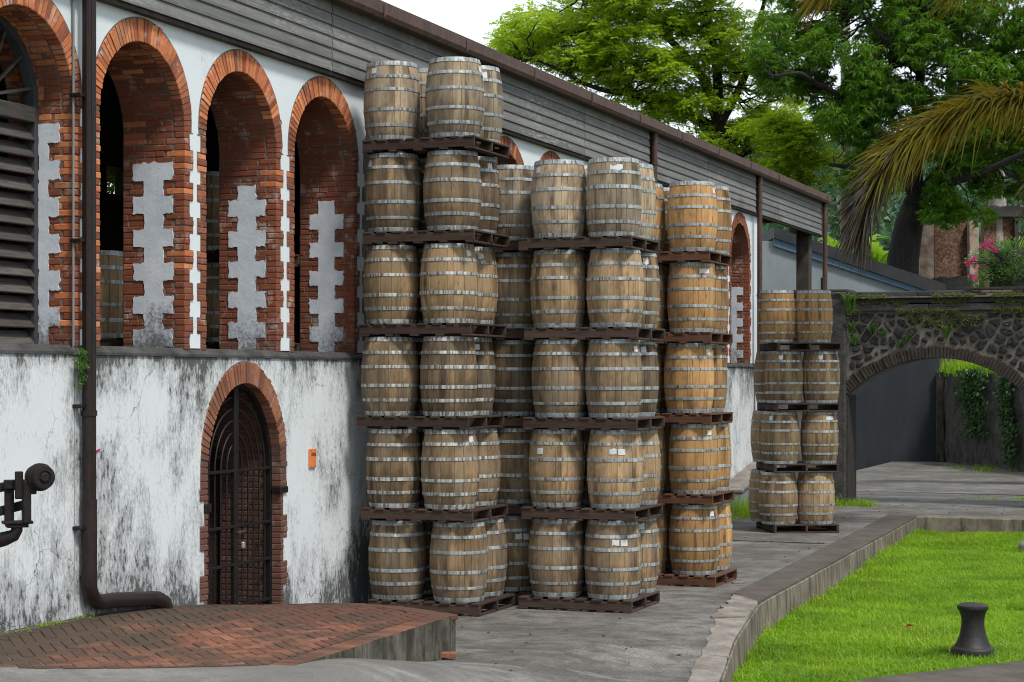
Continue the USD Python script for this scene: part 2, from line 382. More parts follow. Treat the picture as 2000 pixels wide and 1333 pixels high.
M["head"] = wood_dark("barrel_head_oak", (0.26, 0.19, 0.12), (0.32, 0.23, 0.145), (0.12, 0.10, 0.08), (26, 3, 26))
M["pallet"] = wood_dark("dark_pallet_wood", (0.040, 0.023, 0.016), (0.066, 0.040, 0.028), (0.026, 0.019, 0.015))
M["pallet_red"] = wood_dark("reddish_pallet_wood", (0.082, 0.033, 0.017), (0.115, 0.05, 0.027), (0.045, 0.024, 0.016))
def paper_mat():
    g = G("printed_paper_label"); O = g.obj()
    ink = g.math("multiply", g.rng(g.noise(O, 1.0, (70, 70, 90), 3, 0.8), 0.55, 0.60), g.rng(g.noise(O, 1.0, (5, 5, 30), 2), 0.45, 0.55))
    c = g.mix(g.math("multiply", ink, 0.6), (0.50, 0.505, 0.51), (0.16, 0.165, 0.21))
    return g.done(c, 0.7)
M["paper"] = paper_mat()
def pavement_mat():
    g = G("worn_concrete_paving"); P = g.pos(); x, y, z = g.sep(P)
    a = g.noise(P, 0.55, None, 6, 0.62); b = g.noise(P, 3.5, None, 6, 0.7); f = g.noise(P, 42, None, 4, 0.75); w = g.noise(P, 1.0, (0.8, 1.9, 1), 6, 0.75)
    c = g.mix(g.rng(a, 0.40, 0.60), (0.094, 0.083, 0.071), (0.195, 0.18, 0.16))
    c = g.mix(g.rng(b, 0.44, 0.62, 0, 0.75), c, (0.05, 0.045, 0.04))
    c = g.mix(g.rng(w, 0.54, 0.64, 0, 0.65), c, (0.24, 0.234, 0.22))
    c = g.mix(g.rng(f, 0.46, 0.62, 0, 0.75), c, (0.045, 0.042, 0.038))
    sp = g.vor(P, 26.0)
    c = g.mix(g.rng(sp, 0.10, 0.16, 0.55, 0.0), c, (0.32, 0.31, 0.29))
    ww = g.n("noise_texture", vector=P, scale=1.4, detail=4.0)
    wp = g.n("vector_math", math_type="multiply_add", vector1=ww + ".color", vector2=(0.9, 0.9, 0.0), vector3=P) + ".vector"
    ck = g.math("multiply", g.rng(g.vor(wp, 0.33, "distance_to_edge"), 0, 0.006, 1, 0), g.rng(g.noise(P, 0.3, None, 2), .45, .55))
    c = g.mix(ck, c, (0.05, 0.047, 0.042))
    nr = g.rng(y, 17.0, 14.0, 0.0, 0.28)
    c = g.mix(nr, c, (0.24, 0.235, 0.22))
    return g.done(c, g.rng(a, 0.3, 0.7, 0.9, 0.6), normal=g.bump(g.math("multiply_add", f, 0.5, b), 0.45, 0.012), spec=0.35)
M["pave"] = pavement_mat()
M["kerb"] = mottled("dark_kerb_concrete", (0.052, 0.040, 0.032), (0.092, 0.074, 0.061), 2.5, 0.9, (0.045, 0.038, 0.033))
M["kerb_pale"] = mottled("broken_pale_concrete", (0.135, 0.115, 0.095), (0.25, 0.225, 0.195), 3.0, 0.92, (0.085, 0.068, 0.053), bump=0.7, bd=0.02)
def kerb_face():
    g = G("stained_kerb_concrete"); P = g.pos(); x, y, z = g.sep(P)
    a = g.noise(P, 2.5, None, 6, 0.65); s = g.noise(P, 1.0, (7, 7, 1.1), 5, 0.7)
    c = g.mix(g.rng(a, 0.38, 0.62), (0.12, 0.095, 0.07), (0.20, 0.17, 0.13))
    c = g.mix(g.rng(s, 0.45, 0.64, 0, 0.8), c, (0.042, 0.035, 0.028))
    return g.done(c, 0.92, normal=g.bump(a, 0.5, 0.015), spec=0.25)
M["kerb_side"] = kerb_face()
M["soil"] = mottled("lawn_soil", (0.06, 0.075, 0.02), (0.11, 0.12, 0.03), 3.0, 0.95, (0.09, 0.07, 0.035))
def foliage(name, stops, tr, fac=0.35, scale=1.1, rough=0.45, spec=0.4, patch=None):
    g = G(name); P = g.pos(); r = g.isl()
    k = g.math("multiply_add", r, 0.55, g.math("multiply", g.noise(P, scale, None, 3), 0.55))
    c = g.ramp(k, stops)
    if patch: c = g.mix(g.math("multiply", g.rng(g.noise(P, 0.55, None, 4, 0.6), 0.50, 0.66, 0, 0.75), g.rng(r, 0.2, 0.9, 0.3, 1.0)), c, patch)
    t = g.mix(0.5, c, tr)
    return g.leaf(c, t, fac, rough, spec)
M["grass"] = foliage("fresh_grass", [(0.1, (0.07, 0.16, 0.007)), (0.3, (0.19, 0.34, 0.010)), (0.52, (0.33, 0.48, 0.014)), (0.82, (0.50, 0.54, 0.07))], (0.38, 0.60, 0.02), 0.4, 0.9, 0.5, 0.3, (0.36, 0.36, 0.05))
M["leaf_light"] = foliage("bright_feathery_leaves", [(0.12, (0.14, 0.23, 0.012)), (0.38, (0.31, 0.46, 0.016)), (0.66, (0.50, 0.64, 0.04))], (0.58, 0.72, 0.03), 0.52, 0.45)
M["leaf_mango"] = foliage("dark_glossy_leaves", [(0.15, (0.028, 0.085, 0.007)), (0.44, (0.11, 0.25, 0.014)), (0.72, (0.29, 0.48, 0.026))], (0.32, 0.56, 0.02), 0.40, 0.55, 0.42, 0.35)
M["leaf_banana"] = foliage("broad_yellow_green_leaves", [(0.2, (0.13, 0.26, 0.018)), (0.5, (0.22, 0.38, 0.025)), (0.8, (0.32, 0.47, 0.04))], (0.36, 0.55, 0.03), 0.45, 0.6)
M["leaf_fern"] = foliage("wall_plant_leaves", [(0.2, (0.05, 0.12, 0.02)), (0.5, (0.10, 0.21, 0.03)), (0.8, (0.20, 0.31, 0.05))], (0.2, 0.4, 0.03), 0.35, 3.0)
M["leaf_vine"] = foliage("ivy_leaves", [(0.2, (0.018, 0.055, 0.012)), (0.5, (0.04, 0.105, 0.018)), (0.8, (0.08, 0.17, 0.025))], (0.08, 0.2, 0.02), 0.25, 2.0)
M["moss"] = foliage("dry_moss_sprigs", [(0.2, (0.10, 0.12, 0.03)), (0.5, (0.20, 0.24, 0.05)), (0.8, (0.36, 0.36, 0.10))], (0.3, 0.35, 0.06), 0.3, 5.0)
M["frond"] = foliage("yellowing_palm_leaflets", [(0.2, (0.045, 0.05, 0.006)), (0.38, (0.12, 0.11, 0.008)), (0.5, (0.32, 0.185, 0.008)), (0.64, (0.62, 0.29, 0.008)), (0.85, (0.40, 0.22, 0.04))], (0.62, 0.32, 0.01), 0.3, 1.6, 0.65, 0.12)
M["frond_dry"] = foliage("dry_palm_leaflets", [(0.2, (0.035, 0.028, 0.017)), (0.5, (0.085, 0.064, 0.04)), (0.75, (0.16, 0.128, 0.092)), (1.0, (0.09, 0.085, 0.02))], (0.13, 0.10, 0.05), 0.2, 2.0, 0.6, 0.25)
M["flower"] = foliage("magenta_bracts", [(0.2, (0.48, 0.015, 0.14)), (0.8, (0.72, 0.03, 0.26))], (0.8, 0.05, 0.3), 0.35, 4.0)
M["hill"] = foliage("far_forest_leaves", [(0.2, (0.030, 0.075, 0.035)), (0.5, (0.065, 0.125, 0.05)), (0.8, (0.11, 0.18, 0.06))], (0.1, 0.2, 0.06), 0.25, 0.08)
M["bark"] = mottled("dark_bark", (0.008, 0.0065, 0.0055), (0.019, 0.0155, 0.0125), 3.0, 0.95, (0.05, 0.047, 0.042), (1, 1, .4), 0.9, bd=0.04)
M["bark_pale"] = mottled("lichen_bark", (0.16, 0.13, 0.105), (0.30, 0.27, 0.235), 4.0, 0.92, (0.55, 0.53, 0.49), None, 0.6)
M["stone"] = mottled("black_basalt", (0.010, 0.0095, 0.010), (0.026, 0.024, 0.024), 5.0, 0.9, (0.06, 0.056, 0.052), None, 0.9, bd=0.03)
M["stone_mortar"] = mottled("grey_brown_mortar", (0.06, 0.053, 0.043), (0.17, 0.15, 0.125), 1.3, 0.95, (0.04, 0.036, 0.031), None, 0.8, bd=0.02)
M["dark_brick"] = mottled("sooty_arch_brick", (0.014, 0.0115, 0.010), (0.038, 0.027, 0.021), 4.0, 0.9, (0.085, 0.074, 0.06), None, 0.7)
M["coping"] = mottled("black_coping_cement", (0.018, 0.017, 0.016), (0.05, 0.047, 0.043), 2.2, 0.92, (0.10, 0.092, 0.08), (1, 1, 2), 0.7, bd=0.02)
M["retain"] = mottled("mossy_black_wall", (0.008, 0.007, 0.006), (0.060, 0.050, 0.042), 3.6, 0.95, (0.10, 0.09, 0.075), (1, 1, .6), 1.0, bd=0.08)
M["slate_wall"] = mottled("slate_blue_painted_wall", (0.014, 0.0165, 0.021), (0.022, 0.025, 0.030), 0.8, 0.85, (0.010, 0.012, 0.0145), (1, 1, .3), 0.1)
M["shed_wall"] = mottled("pale_grey_render", (0.15, 0.165, 0.175), (0.19, 0.205, 0.215), 0.9, 0.85, (0.13, 0.14, 0.147), (1, 1, .3), 0.1)
M["shed_trim"] = mottled("blue_metal_flashing", (0.045, 0.085, 0.135), (0.06, 0.105, 0.16), 1.5, 0.5)
M["shed_roof"] = mottled("black_roof_sheet", (0.012, 0.012, 0.014), (0.022, 0.022, 0.024), 2.0, 0.6)
M["ruin"] = mottled("lichened_brick_ruin", (0.085, 0.032, 0.018), (0.13, 0.058, 0.034), 1.8, 0.95, (0.42, 0.36, 0.31), None, 0.8, bd=0.03)
M["ruin_pale"] = mottled("flaking_plaster_ruin", (0.42, 0.35, 0.29), (0.22, 0.12, 0.08), 3.0, 0.95, (0.12, 0.09, 0.07), None, 0.8, bd=0.03)
M["plaque"] = mottled("orange_enamel", (0.60, 0.165, 0.045), (0.66, 0.19, 0.055), 10, 0.5, (0.5, 0.15, 0.05), bump=0.1)
M["ink"] = mottled("dark_lettering", (0.07, 0.03, 0.02), (0.09, 0.04, 0.025), 10, 0.6, bump=0.0)
def brick_wall_mat():
    g = G("dim_brick_courses"); P = g.pos(); x, y, z = g.sep(P)
    cv = g.n("combine_xyz", x=g.math("add", x, y), y=z, z=0.0) + ".vector"
    b = g.n("brick_texture", vector=cv, scale=1.0, brick_width=0.23, row_height=0.0625, mortar_size=0.006, color1=(0.05, 0.016, 0.009), color2=(0.028, 0.011, 0.008), mortar=(0.045, 0.037, 0.03)) + ".color"
    return g.done(b, 0.92)
M["brick_pattern"] = brick_wall_mat()
def ramp_mat(name, island):
    g = G(name); P = g.pos(); r = g.isl() if island else g.rand()
    c = g.ramp(r, [(0.0, (0.10, 0.042, 0.027)), (0.3, (0.165, 0.062, 0.036)), (0.6, (0.215, 0.085, 0.048)), (0.85, (0.135, 0.055, 0.036)), (1.0, (0.25, 0.11, 0.066))])
    x, y, z = g.sep(P)
    n = g.noise(P, 1.7, None, 5, 0.7); f = g.noise(P, 30, None, 4, 0.7)
    moss = g.math("add", n, g.math("add", g.rng(x, 0.0, 1.2, 0.22, 0.0), g.rng(y, 15.2, 13.0, 0.0, 0.04)))
    c = g.mix(g.rng(moss, 0.41, 0.64, 0, 0.90), c, (0.042, 0.034, 0.023))
    c = g.mix(g.rng(f, 0.45, 0.75, 0, 0.5), c, (0.06, 0.03, 0.02))
    return g.done(c, 0.85, normal=g.bump(f, 0.5, 0.006), spec=0.3)
M["ramp_brick"] = ramp_mat("herringbone_paver", False)
M["ramp_island"] = ramp_mat("herringbone_paver_run", True)
M["ramp_mortar"] = mottled("paver_joint", (0.06, 0.05, 0.04), (0.11, 0.09, 0.07), 6.0, 0.95)
def ramp_side_mat():
    g = G("mossy_ramp_concrete"); P = g.pos()
    a = g.noise(P, 3.0, None, 6, 0.7); st = g.noise(P, 1.0, (8, 8, 1.6), 6, 0.75)
    c = g.mix(g.rng(a, 0.38, 0.62), (0.045, 0.042, 0.030), (0.12, 0.11, 0.088))
    c = g.mix(g.rng(st, 0.46, 0.60, 0, 0.8), c, (0.022, 0.020, 0.015))
    return g.done(c, 0.95, normal=g.bump(a, 0.7, 0.02), spec=0.2)
M["ramp_side"] = ramp_side_mat()
M["bollard"] = mottled("black_painted_iron", (0.007, 0.0066, 0.0066), (0.0135, 0.0122, 0.0118), 7.0, 0.5, (0.055, 0.036, 0.027), None, 0.6, 0.0, 0.3)
M["rock"] = mottled("grey_field_stone", (0.10, 0.098, 0.09), (0.19, 0.185, 0.17), 4.0, 0.95)
M["red_leaf"] = mottled("fallen_red_leaf", (0.40, 0.06, 0.02), (0.5, 0.11, 0.03), 10, 0.6)
# ================================================================== GROUND
def ground_z(x, y):
    a = smooth01((17.4 - y) / 3.6) * (1 - smooth01((x - 3.0) / 1.6))
    b = smooth01((21.5 - y) / 4.5) * smooth01((x - 3.4) / 1.3)
    n = 0.018 * (meshkit.fbm(np.stack([x * 0.5, y * 0.5, x * 0], -1), 3, 5) - 0.5)
    w = np.clip(1 - x / 2.7, 0, 1) ** 5
    c = smooth01((14.2 - y) / 1.2) * w * 0.15
    return 0.405 * a - 0.14 * b + n * (1 - 0.6 * a) + c

KERB_IN = [(3.90, 37.55), (4.39, 22.62), (4.63, 21.16), (4.85, 19.59), (5.23, 17.62), (5.75, 15.4)]
KERB_OUT = [(3.42, 37.55), (4.00, 23.35), (4.30, 20.78), (4.68, 18.96), (5.00, 17.20), (5.4, 15.2)]
LAWN_FRONT = [(4.9, 17.66), (6.28, 19.58), (7.6, 21.39), (14.0, 30.2)]
lawn_poly = Polygon(KERB_IN[:5] + [(5.26, 17.5), (6.28, 19.58), (7.6, 21.39), (14.0, 30.2), (14.0, 37.5)])
under_lawn = Polygon([(3.62, 37.75), (4.2, 23.0), (4.47, 20.95), (4.77, 19.3), (5.1, 17.4), (5.6, 15.2), (30, 15.2), (30, 37.75)])

b_ = Bag()
S_ = 600.0
top("ground", (np.array([[-S_, -S_, -0.75], [S_, -S_, -0.75], [S_, S_, -0.75], [-S_, S_, -0.75]]), np.array([[0, 1, 2], [0, 2, 3]])), M["soil"], kind="structure")
gx, gy = np.arange(-0.7, 20.01, 0.15), np.arange(6.0, 66.0, 0.15)
X, Y = np.meshgrid(gx, gy, indexing="ij")
V = np.stack([X, Y, ground_z(X, Y)], -1).reshape(-1, 3)
ny = len(gy)
i, j = np.meshgrid(np.arange(len(gx) - 1), np.arange(ny - 1), indexing="ij")
q = np.stack([i * ny + j, (i + 1) * ny + j, (i + 1) * ny + j + 1, i * ny + j + 1], -1).reshape(-1, 4)
cc = V[q].mean(1)
q = q[~shapely.contains_xy(under_lawn, cc[:, 0], cc[:, 1])]
f = np.vstack([q[:, [0, 1, 2]], q[:, [0, 2, 3]]])
un, inv = np.unique(f, return_inverse=True)
top("pavement", (V[un], inv.reshape(-1, 3)), M["pave"], smooth=True, kind="structure")

# lawn soil, a gently uneven sheet below the paving
def lawn_z(x, y):
    n = meshkit.fbm(np.stack([x * 0.9, y * 0.9, x * 0], -1), 3, 9) - 0.5
    return -0.41 + 0.11 * smooth01((y - 22) / 15) + 0.05 * n
gx, gy = np.arange(3.6, 14.5, 0.25), np.arange(15.0, 38.01, 0.25)
X, Y = np.meshgrid(gx, gy, indexing="ij")
V = np.stack([X, Y, lawn_z(X, Y)], -1).reshape(-1, 3); ny = len(gy)
i, j = np.meshgrid(np.arange(len(gx) - 1), np.arange(ny - 1), indexing="ij")
q = np.stack([i * ny + j, (i + 1) * ny + j, (i + 1) * ny + j + 1, i * ny + j + 1], -1).reshape(-1, 4)
top("lawn", (V, np.vstack([q[:, [0, 1, 2]], q[:, [0, 2, 3]]])), M["soil"], smooth=True, kind="structure")
pth = Polygon([(5.30, 17.2), (6.28, 19.55), (7.6, 21.36), (10.4, 25.2), (14.0, 22.0), (9, 12), (5.6, 15.5)])
v, f = extrude(pth, 0.12); top("path", (v + [0, 0, -0.455], f), M["kerb"], kind="structure")

# kerb of the sunken lawn: long dark run, two broken pale pieces, and the far run
def kerb_piece(pin, pout, zt, zb=-0.7, rough=0.0, n=6, seed=1):
    a, b = LineString(pin), LineString(pout)
    ts = np.linspace(0, 1, n)
    A = np.array([a.interpolate(t, True).coords[0] for t in ts]); B = np.array([b.interpolate(t, True).coords[0] for t in ts])
    rr = np.random.default_rng(seed)
    z = None
    wob = lambda k: (meshkit.fbm(np.stack([ts * n * 0.55, ts * 0 + k, ts * 0 + seed], -1), 3, seed) - 0.5)
    B = B + np.stack([wob(1), wob(2) * 0.2], 1) * rough * 5
    A2 = A + np.stack([wob(3), wob(4) * 0.2], 1) * rough * 1.2
    z = ground_z(B[:, 0], B[:, 1]) + zt[0]
    c = 0.012
    d = (B - A2) / np.linalg.norm(B - A2, axis=1, keepdims=True)
    prof = [np.c_[B, np.full(n, zb)], np.c_[B, z - c], np.c_[B - d * c, z], np.c_[A2 + d * c, z + wob(5) * rough * 0.7], np.c_[A2, z - c], np.c_[A2 - d * 0.03, np.full(n, zb)]]
    v = np.stack(prof, 1).reshape(-1, 3); m = len(prof); fs = []
    for k in range(n - 1):
        for p in range(m - 1):
            fs.append([k * m + p, k * m + p + 1, (k + 1) * m + p + 1, (k + 1) * m + p])
    fs = np.array(fs); f = np.vstack([fs[:, [0, 2, 1]], fs[:, [0, 3, 2]]])
    for k, o in ((0, 1), (n - 1, -1)):
        for p in range(1, m - 1):
            t = [k * m, k * m + p, k * m + p + 1]
            f = np.vstack([f, [t[::o]]])
    return v, f
kr = sub("/World", "kerb"); tag(stage.GetPrimAtPath(kr), kind="structure")
part(kr, "kerb_slab", kerb_piece([(3.90, 37.9), (4.39, 22.62)], [(3.30, 37.9), (3.87, 23.5)], [0.018, 0.022], n=30), M["kerb"], smooth=30)
part(kr, "kerb_slab", kerb_piece([(4.395, 22.60), (4.62, 21.2)], [(3.90, 23.42), (4.24, 21.0)], [0.024], n=20, rough=0.035, seed=4), M["kerb_pale"], smooth=30, label="broken pale piece of kerb")
part(kr, "kerb_slab", kerb_piece([(4.625, 21.17), (4.85, 19.59), (5.02, 18.75)], [(4.31, 20.93), (4.55, 19.75), (4.72, 18.8)], [0.016], n=20, rough=0.018, seed=5), M["kerb_pale"], smooth=30, label="cracked pale piece of kerb")
part(kr, "kerb_slab", kerb_piece([(5.025, 18.72), (5.23, 17.62), (5.75, 15.4)], [(4.725, 18.77), (5.0, 17.2), (5.4, 15.2)], [0.022], n=20, rough=0.018, seed=6), M["kerb_pale"], smooth=30, label="nearest pale piece of kerb")
part(kr, "kerb_slab", kerb_piece([(3.91, 37.5), (14.5, 37.25)], [(3.45, 37.88), (14.5, 37.63)], [0.016, 0.016], n=8), M["kerb_side"], smooth=30)
# ragged cement flow beside the broken kerb
part(kr, "kerb_face", kerb_piece([(3.925, 37.45), (4.425, 22.6), (4.655, 21.16), (4.885, 19.59), (5.265, 17.6)], [(3.905, 37.45), (4.395, 22.6), (4.63, 21.16), (4.86, 19.59), (5.235, 17.6)], [-0.006], n=40), M["kerb_side"], smooth=30)

# grass of the lawn
def blade_tuft(n, h, w, seed, spread=0.055, lean=0.5):
    rr = np.random.default_rng(seed); B = Bag()
    for _ in range(n):
        a = rr.uniform(0, 2 * PI); L = h * rr.uniform(0.5, 1.15); ww = w * rr.uniform(0.7, 1.2)
        b = np.array([rr.normal(0, spread), rr.normal(0, spread), -0.01]); d = np.array([math.cos(a), math.sin(a), 0]); s = np.array([-d[1], d[0], 0]) * ww / 2
        k = rr.uniform(0.15, lean) * 1.6
        p1 = b + np.array([0, 0, L * 0.55]) + d * L * 0.18 * k; p2 = b + np.array([0, 0, L * 0.92 * (1 - 0.25 * k)]) + d * L * 0.75 * k
        B.add((np.array([b - s, b + s, p1 + s * 0.8, p1 - s * 0.8, p2]), np.array([[0, 1, 2], [0, 2, 3], [3, 2, 4]])))
    return B.get()

def scatter(name, protos, pos, scale, yaw, label=None, cat=None, kind="stuff"):
    path = _path("/World", name)
    pi = UsdGeom.PointInstancer.Define(stage, path)
    rel = pi.CreatePrototypesRel()
    for k, (m, mat_) in enumerate(protos):
        p = usdkit.mesh(stage, f"{path}/tuft" + (f"_{k:03d}" if k else ""), m, mat_)
        rel.AddTarget(p.GetPath())
    n = len(pos)
    pi.CreateProtoIndicesAttr(Vt.IntArray.FromNumpy(rng.integers(0, len(protos), n).astype(np.int32)))
    pi.CreatePositionsAttr(Vt.Vec3fArray.FromNumpy(np.asarray(pos, np.float32)))
    pi.CreateScalesAttr(Vt.Vec3fArray.FromNumpy(np.repeat(np.asarray(scale, np.float32)[:, None], 3, 1)))
    qs = np.zeros((n, 4), np.float32); qs[:, 3] = np.sin(yaw / 2); qs[:, 0] = np.cos(yaw / 2)
    pi.CreateOrientationsAttr(Vt.QuathArray([Gf.Quath(float(w), 0.0, 0.0, float(zz)) for w, zz in zip(qs[:, 0], qs[:, 3])]))
    tag(pi, label, cat, None, kind)

N = 80000
px, py = rng.uniform(3.7, 10.5, N), rng.uniform(17.3, 37.5, N)
ok = shapely.contains_xy(lawn_poly.buffer(-0.02), px, py)
px, py = px[ok], py[ok]
u, vv, d = project(np.stack([px, py, lawn_z(px, py)], 1))
ok = (u < 2080) & (u > 1250) & (vv < 1420)
thin = meshkit.fbm(np.stack([px * 1.1, py * 1.3, px * 0], -1), 3, 31)
ok &= rng.uniform(0, 1, len(px)) < np.clip((thin - 0.22) * 4.0, 0.25, 1)
px, py, thin = px[ok], py[ok], thin[ok]
scatter("lawn_grass", [(blade_tuft(12, 0.115, 0.0115, s, 0.06, 0.9), M["grass"]) for s in range(6)], np.stack([px, py, lawn_z(px, py)], 1),
        rng.uniform(0.6, 1.25, len(px)) * (0.65 + 0.75 * np.clip(thin, 0.2, 0.8)), rng.uniform(0, 2 * PI, len(px)))

def grass_clump(label, cx_, cy_, cz_, rx, ry, h, n, seed, cat="grass tuft", kind=None):
    rr = np.random.default_rng(seed); B = Bag()
    for k in range(n):
        v, f = blade_tuft(12, h * rr.uniform(0.5, 1.1), 0.012, seed * 100 + k, 0.05, 0.8)
        B.add((v + [cx_ + rr.normal(0, rx), cy_ + rr.normal(0, ry), cz_], f))
    return top("grass_tuft", B.get(), M["grass"], label=label, cat=cat, kind=kind)

# ================================================================== WAREHOUSE
WH = thing("warehouse", "long white lime-washed warehouse with brick arches and grey timber siding under its eaves", "building")
SPACING, YA = 1.941, 16.035                     # the arches' spacing; centre of the second one
CEN = [YA + SPACING * (k - 1) for k in range(14)]
RI, ZS, ZB = 0.765, 5.13, 2.965                 # inner radius, springing, sill
def ring_t(th): return 0.135 + 0.09 * math.sin(th)
def opening(yc, r=RI, zs=ZS, zb=ZB, rise=None):
    rise = rise or r
    return Polygon([(yc - r, zb)] + [(yc + r * math.cos(t), zs + rise * math.sin(t)) for t in np.linspace(PI, 0, 41)] + [(yc + r, zb)])
def teeth_width(z): return 0.165 if int((z - ZB) / 0.166) % 2 else 0.098
def surround(yc):
    out = Polygon([(yc + (RI + ring_t(t)) * math.cos(t), ZS + (RI + ring_t(t)) * math.sin(t)) for t in np.linspace(0, PI, 49)] + [(yc - RI - .135, ZS - .01), (yc + RI + .135, ZS - .01)])
    bl = [out]
    k = 0
    while ZB + 0.166 * k < ZS:
        z0, z1 = ZB + 0.166 * k, min(ZB + 0.166 * (k + 1), ZS)
        w = teeth_width((z0 + z1) / 2)
        bl.append(sbox(yc - RI - w, z0, yc + RI + w, z1 + 0.0005)); k += 1
    return unary_union(bl).difference(opening(yc).buffer(1e-6))
surr = [surround(c) for c in CEN]
holes = unary_union([unary_union([opening(c).buffer(0.01), s_.buffer(0.002, join_style=2)]).buffer(0.003, join_style=2).buffer(-0.0045, join_style=2) for c, s_ in zip(CEN, surr)])
Y0, Y1, ZT = 9.0, 40.95, 7.05
up = sbox(Y0, ZB + .02, Y1, ZT).difference(holes)
part(WH, "upper_wall", in_yz(extrude(up, 0.70), -0.70), M["plaster_up"])

# lower wall with the gate opening, standing 35 mm proud of the wall above
GC, GR, GZS, GRISE = 17.98, 0.80, 1.72, 0.92
def gate_shape(grow=0.0, top_grow=None, zb=-0.3):
    tg = grow if top_grow is None else top_grow
    return Polygon([(GC - GR - grow, zb)] + [(GC + (GR + grow) * math.cos(t), GZS + (GRISE + tg) * math.sin(t)) for t in np.linspace(PI, 0, 41)] + [(GC + GR + grow, zb)])
gate_bl = [gate_shape(0.13, 0.225).intersection(sbox(0, GZS - 0.15, 40, 9))]
z0 = -0.3; k = 0
gteeth = []
while z0 < GZS - 0.15:
    w = (0.14 if k % 2 else 0.05); z1 = min(z0 + 0.25, GZS - 0.15)
    gteeth.append((z0, z1, w)); gate_bl.append(sbox(GC - GR - w, z0, GC + GR + w, z1 + .0005)); z0 += 0.25; k += 1
gate_sur = unary_union(gate_bl).difference(gate_shape().buffer(1e-6))
low = sbox(Y0, -0.35, Y1, 2.90).difference(unary_union([gate_shape().buffer(0.01), gate_sur.buffer(0.002, join_style=2)]).buffer(0.003, join_style=2).buffer(-0.0045, join_style=2))
part(WH, "lower_wall", in_yz(extrude(low, 0.735), -0.70), M["plaster_low"])
# sloping cement ledge on top of the lower wall
lp = Polygon([(-0.70, 2.90), (0.052, 2.90), (0.052, 2.925), (-0.02, 2.985), (-0.70, 2.985)])
v, f = in_xz(extrude(lp, Y1 - Y0), Y0)
part(WH, "ledge", (v, f), M["ledge"])

# brickwork: every brick has its own body; the ones that show largest become parts
bricks = []            # (verts, faces, size in the picture, jamb?)
def put_brick(vf, jamb):
    v, f = vf
    c = v.mean(0)
    u, w, d = project(v)
    size = max(np.ptp(u), 0.1) * max(np.ptp(w), 0.1) if (-20 < u.mean() < 2020 and w.mean() > -15) else 0
    bricks.append((v, f, size, jamb))
def voussoirs(yc, zs, r, rise, tfun, n, xf, seed):
    rr = np.random.default_rng(seed)
    for k in range(n):
        t = PI * (k + 0.5) / n
        er = np.array([0, math.cos(t), math.sin(t) * rise / r]); er /= np.linalg.norm(er)
        et = np.array([0, -er[2], er[1]])
        tk = tfun(t) + rr.normal(0, 0.006)
        base = np.array([0, yc + r * math.cos(t), zs + rise * math.sin(t)])
        arc = PI * (r + rise) / 2 / n
        v, f = cbox((-0.11, -0.5, 0.004), (xf + rr.uniform(0.002, 0.014), 0.5, tk), 0.006)
        wid = (arc * (1 + v[:, 2] / r * 0.8) - 0.011) * rr.uniform(0.93, 1.03)
        v = np.stack([v[:, 0], v[:, 1] * wid, v[:, 2] - 0.012], 1)
        tilt = rr.normal(0, 0.02)
        P = base + v[:, [0]] * np.array([[1, 0, 0]]) + (v[:, [1]] + tilt * v[:, [2]]) * et + v[:, [2]] * er
        put_brick((P, f), False)
def arch_bricks(ci, depth, detailed, seed):
    yc = CEN[ci]; rr = np.random.default_rng(seed)
    voussoirs(yc, ZS, RI, RI, ring_t, 46, 0.004, seed)
    # toothed quoins on the face, turning the corner
    nz = 35; CO = (ZS - ZB) / nz
    for s in (-1, 1):
        for k in range(nz):
            z = ZB + CO * k + 0.003
            w = teeth_width(z + 0.03) - 0.006 + rr.normal(0, 0.004)
            a, b = yc + s * (RI - 0.008 + rr.uniform(-.004, .004)), yc + s * (RI + w)
            put_brick(cbox((-0.10 - 0.1 * (k % 2), min(a, b), z), (0.006 + rr.uniform(0, 0.012), max(a, b), z + 0.0555 + rr.normal(0, .0015)), 0.006), False)
    if not detailed: return
    # far jamb and soffit, courses along x
    for k in range(nz + 24):
        jam = k < nz
        if jam:
            er, et, base = np.array([0, 1.0, 0]), np.array([0, 0, 1.0]), np.array([0, yc + RI, ZB + CO * k + 0.031])
        else:
            t = (k - nz + 0.5) * 0.0625 / RI
            er = np.array([0, math.cos(t), math.sin(t)]); et = np.array([0, -er[2], er[1]]); base = np.array([0, yc, ZS]) + RI * er
        x = -0.115 - (0.10 if (jam and k % 2) else 0.0) - rr.uniform(0, 0.02)
        while x > depth + 0.03:
            L = min(rr.uniform(0.18, 0.24) if rr.random() > 0.25 else 0.11, x - depth - 0.004)
            if x - L - depth < 0.06: L = x - depth - 0.002
            if L > 0.02:
                pr = rr.uniform(0.003, 0.012)
                cen = base + np.array([x - L / 2, 0, 0]) + er * (0.03 - pr) + et * rr.normal(0, 0.0025)
                put_brick(frame_box(cen, np.array([1.0, 0, 0]), er, et, (L - 0.008, 0.06, 0.0625 * rr.uniform(0.83, 0.92)), 0.006), True)
            x -= L
DEPTH = {0: -0.70, 1: -0.70, 2: -0.70, 3: -0.70, 13: -0.70}
arch_path = {}
for ci in range(14):
    a = sub(WH, "arch")
    arch_path[ci] = a
    part(a, "mortar_bed", in_yz(extrude(surr[ci], 0.704), -0.70), M["mortar"])
    if ci in (0, 1, 2, 3, 6, 7, 12, 13):
        arch_bricks(ci, DEPTH.get(ci, -0.7), ci in DEPTH, 50 + ci)
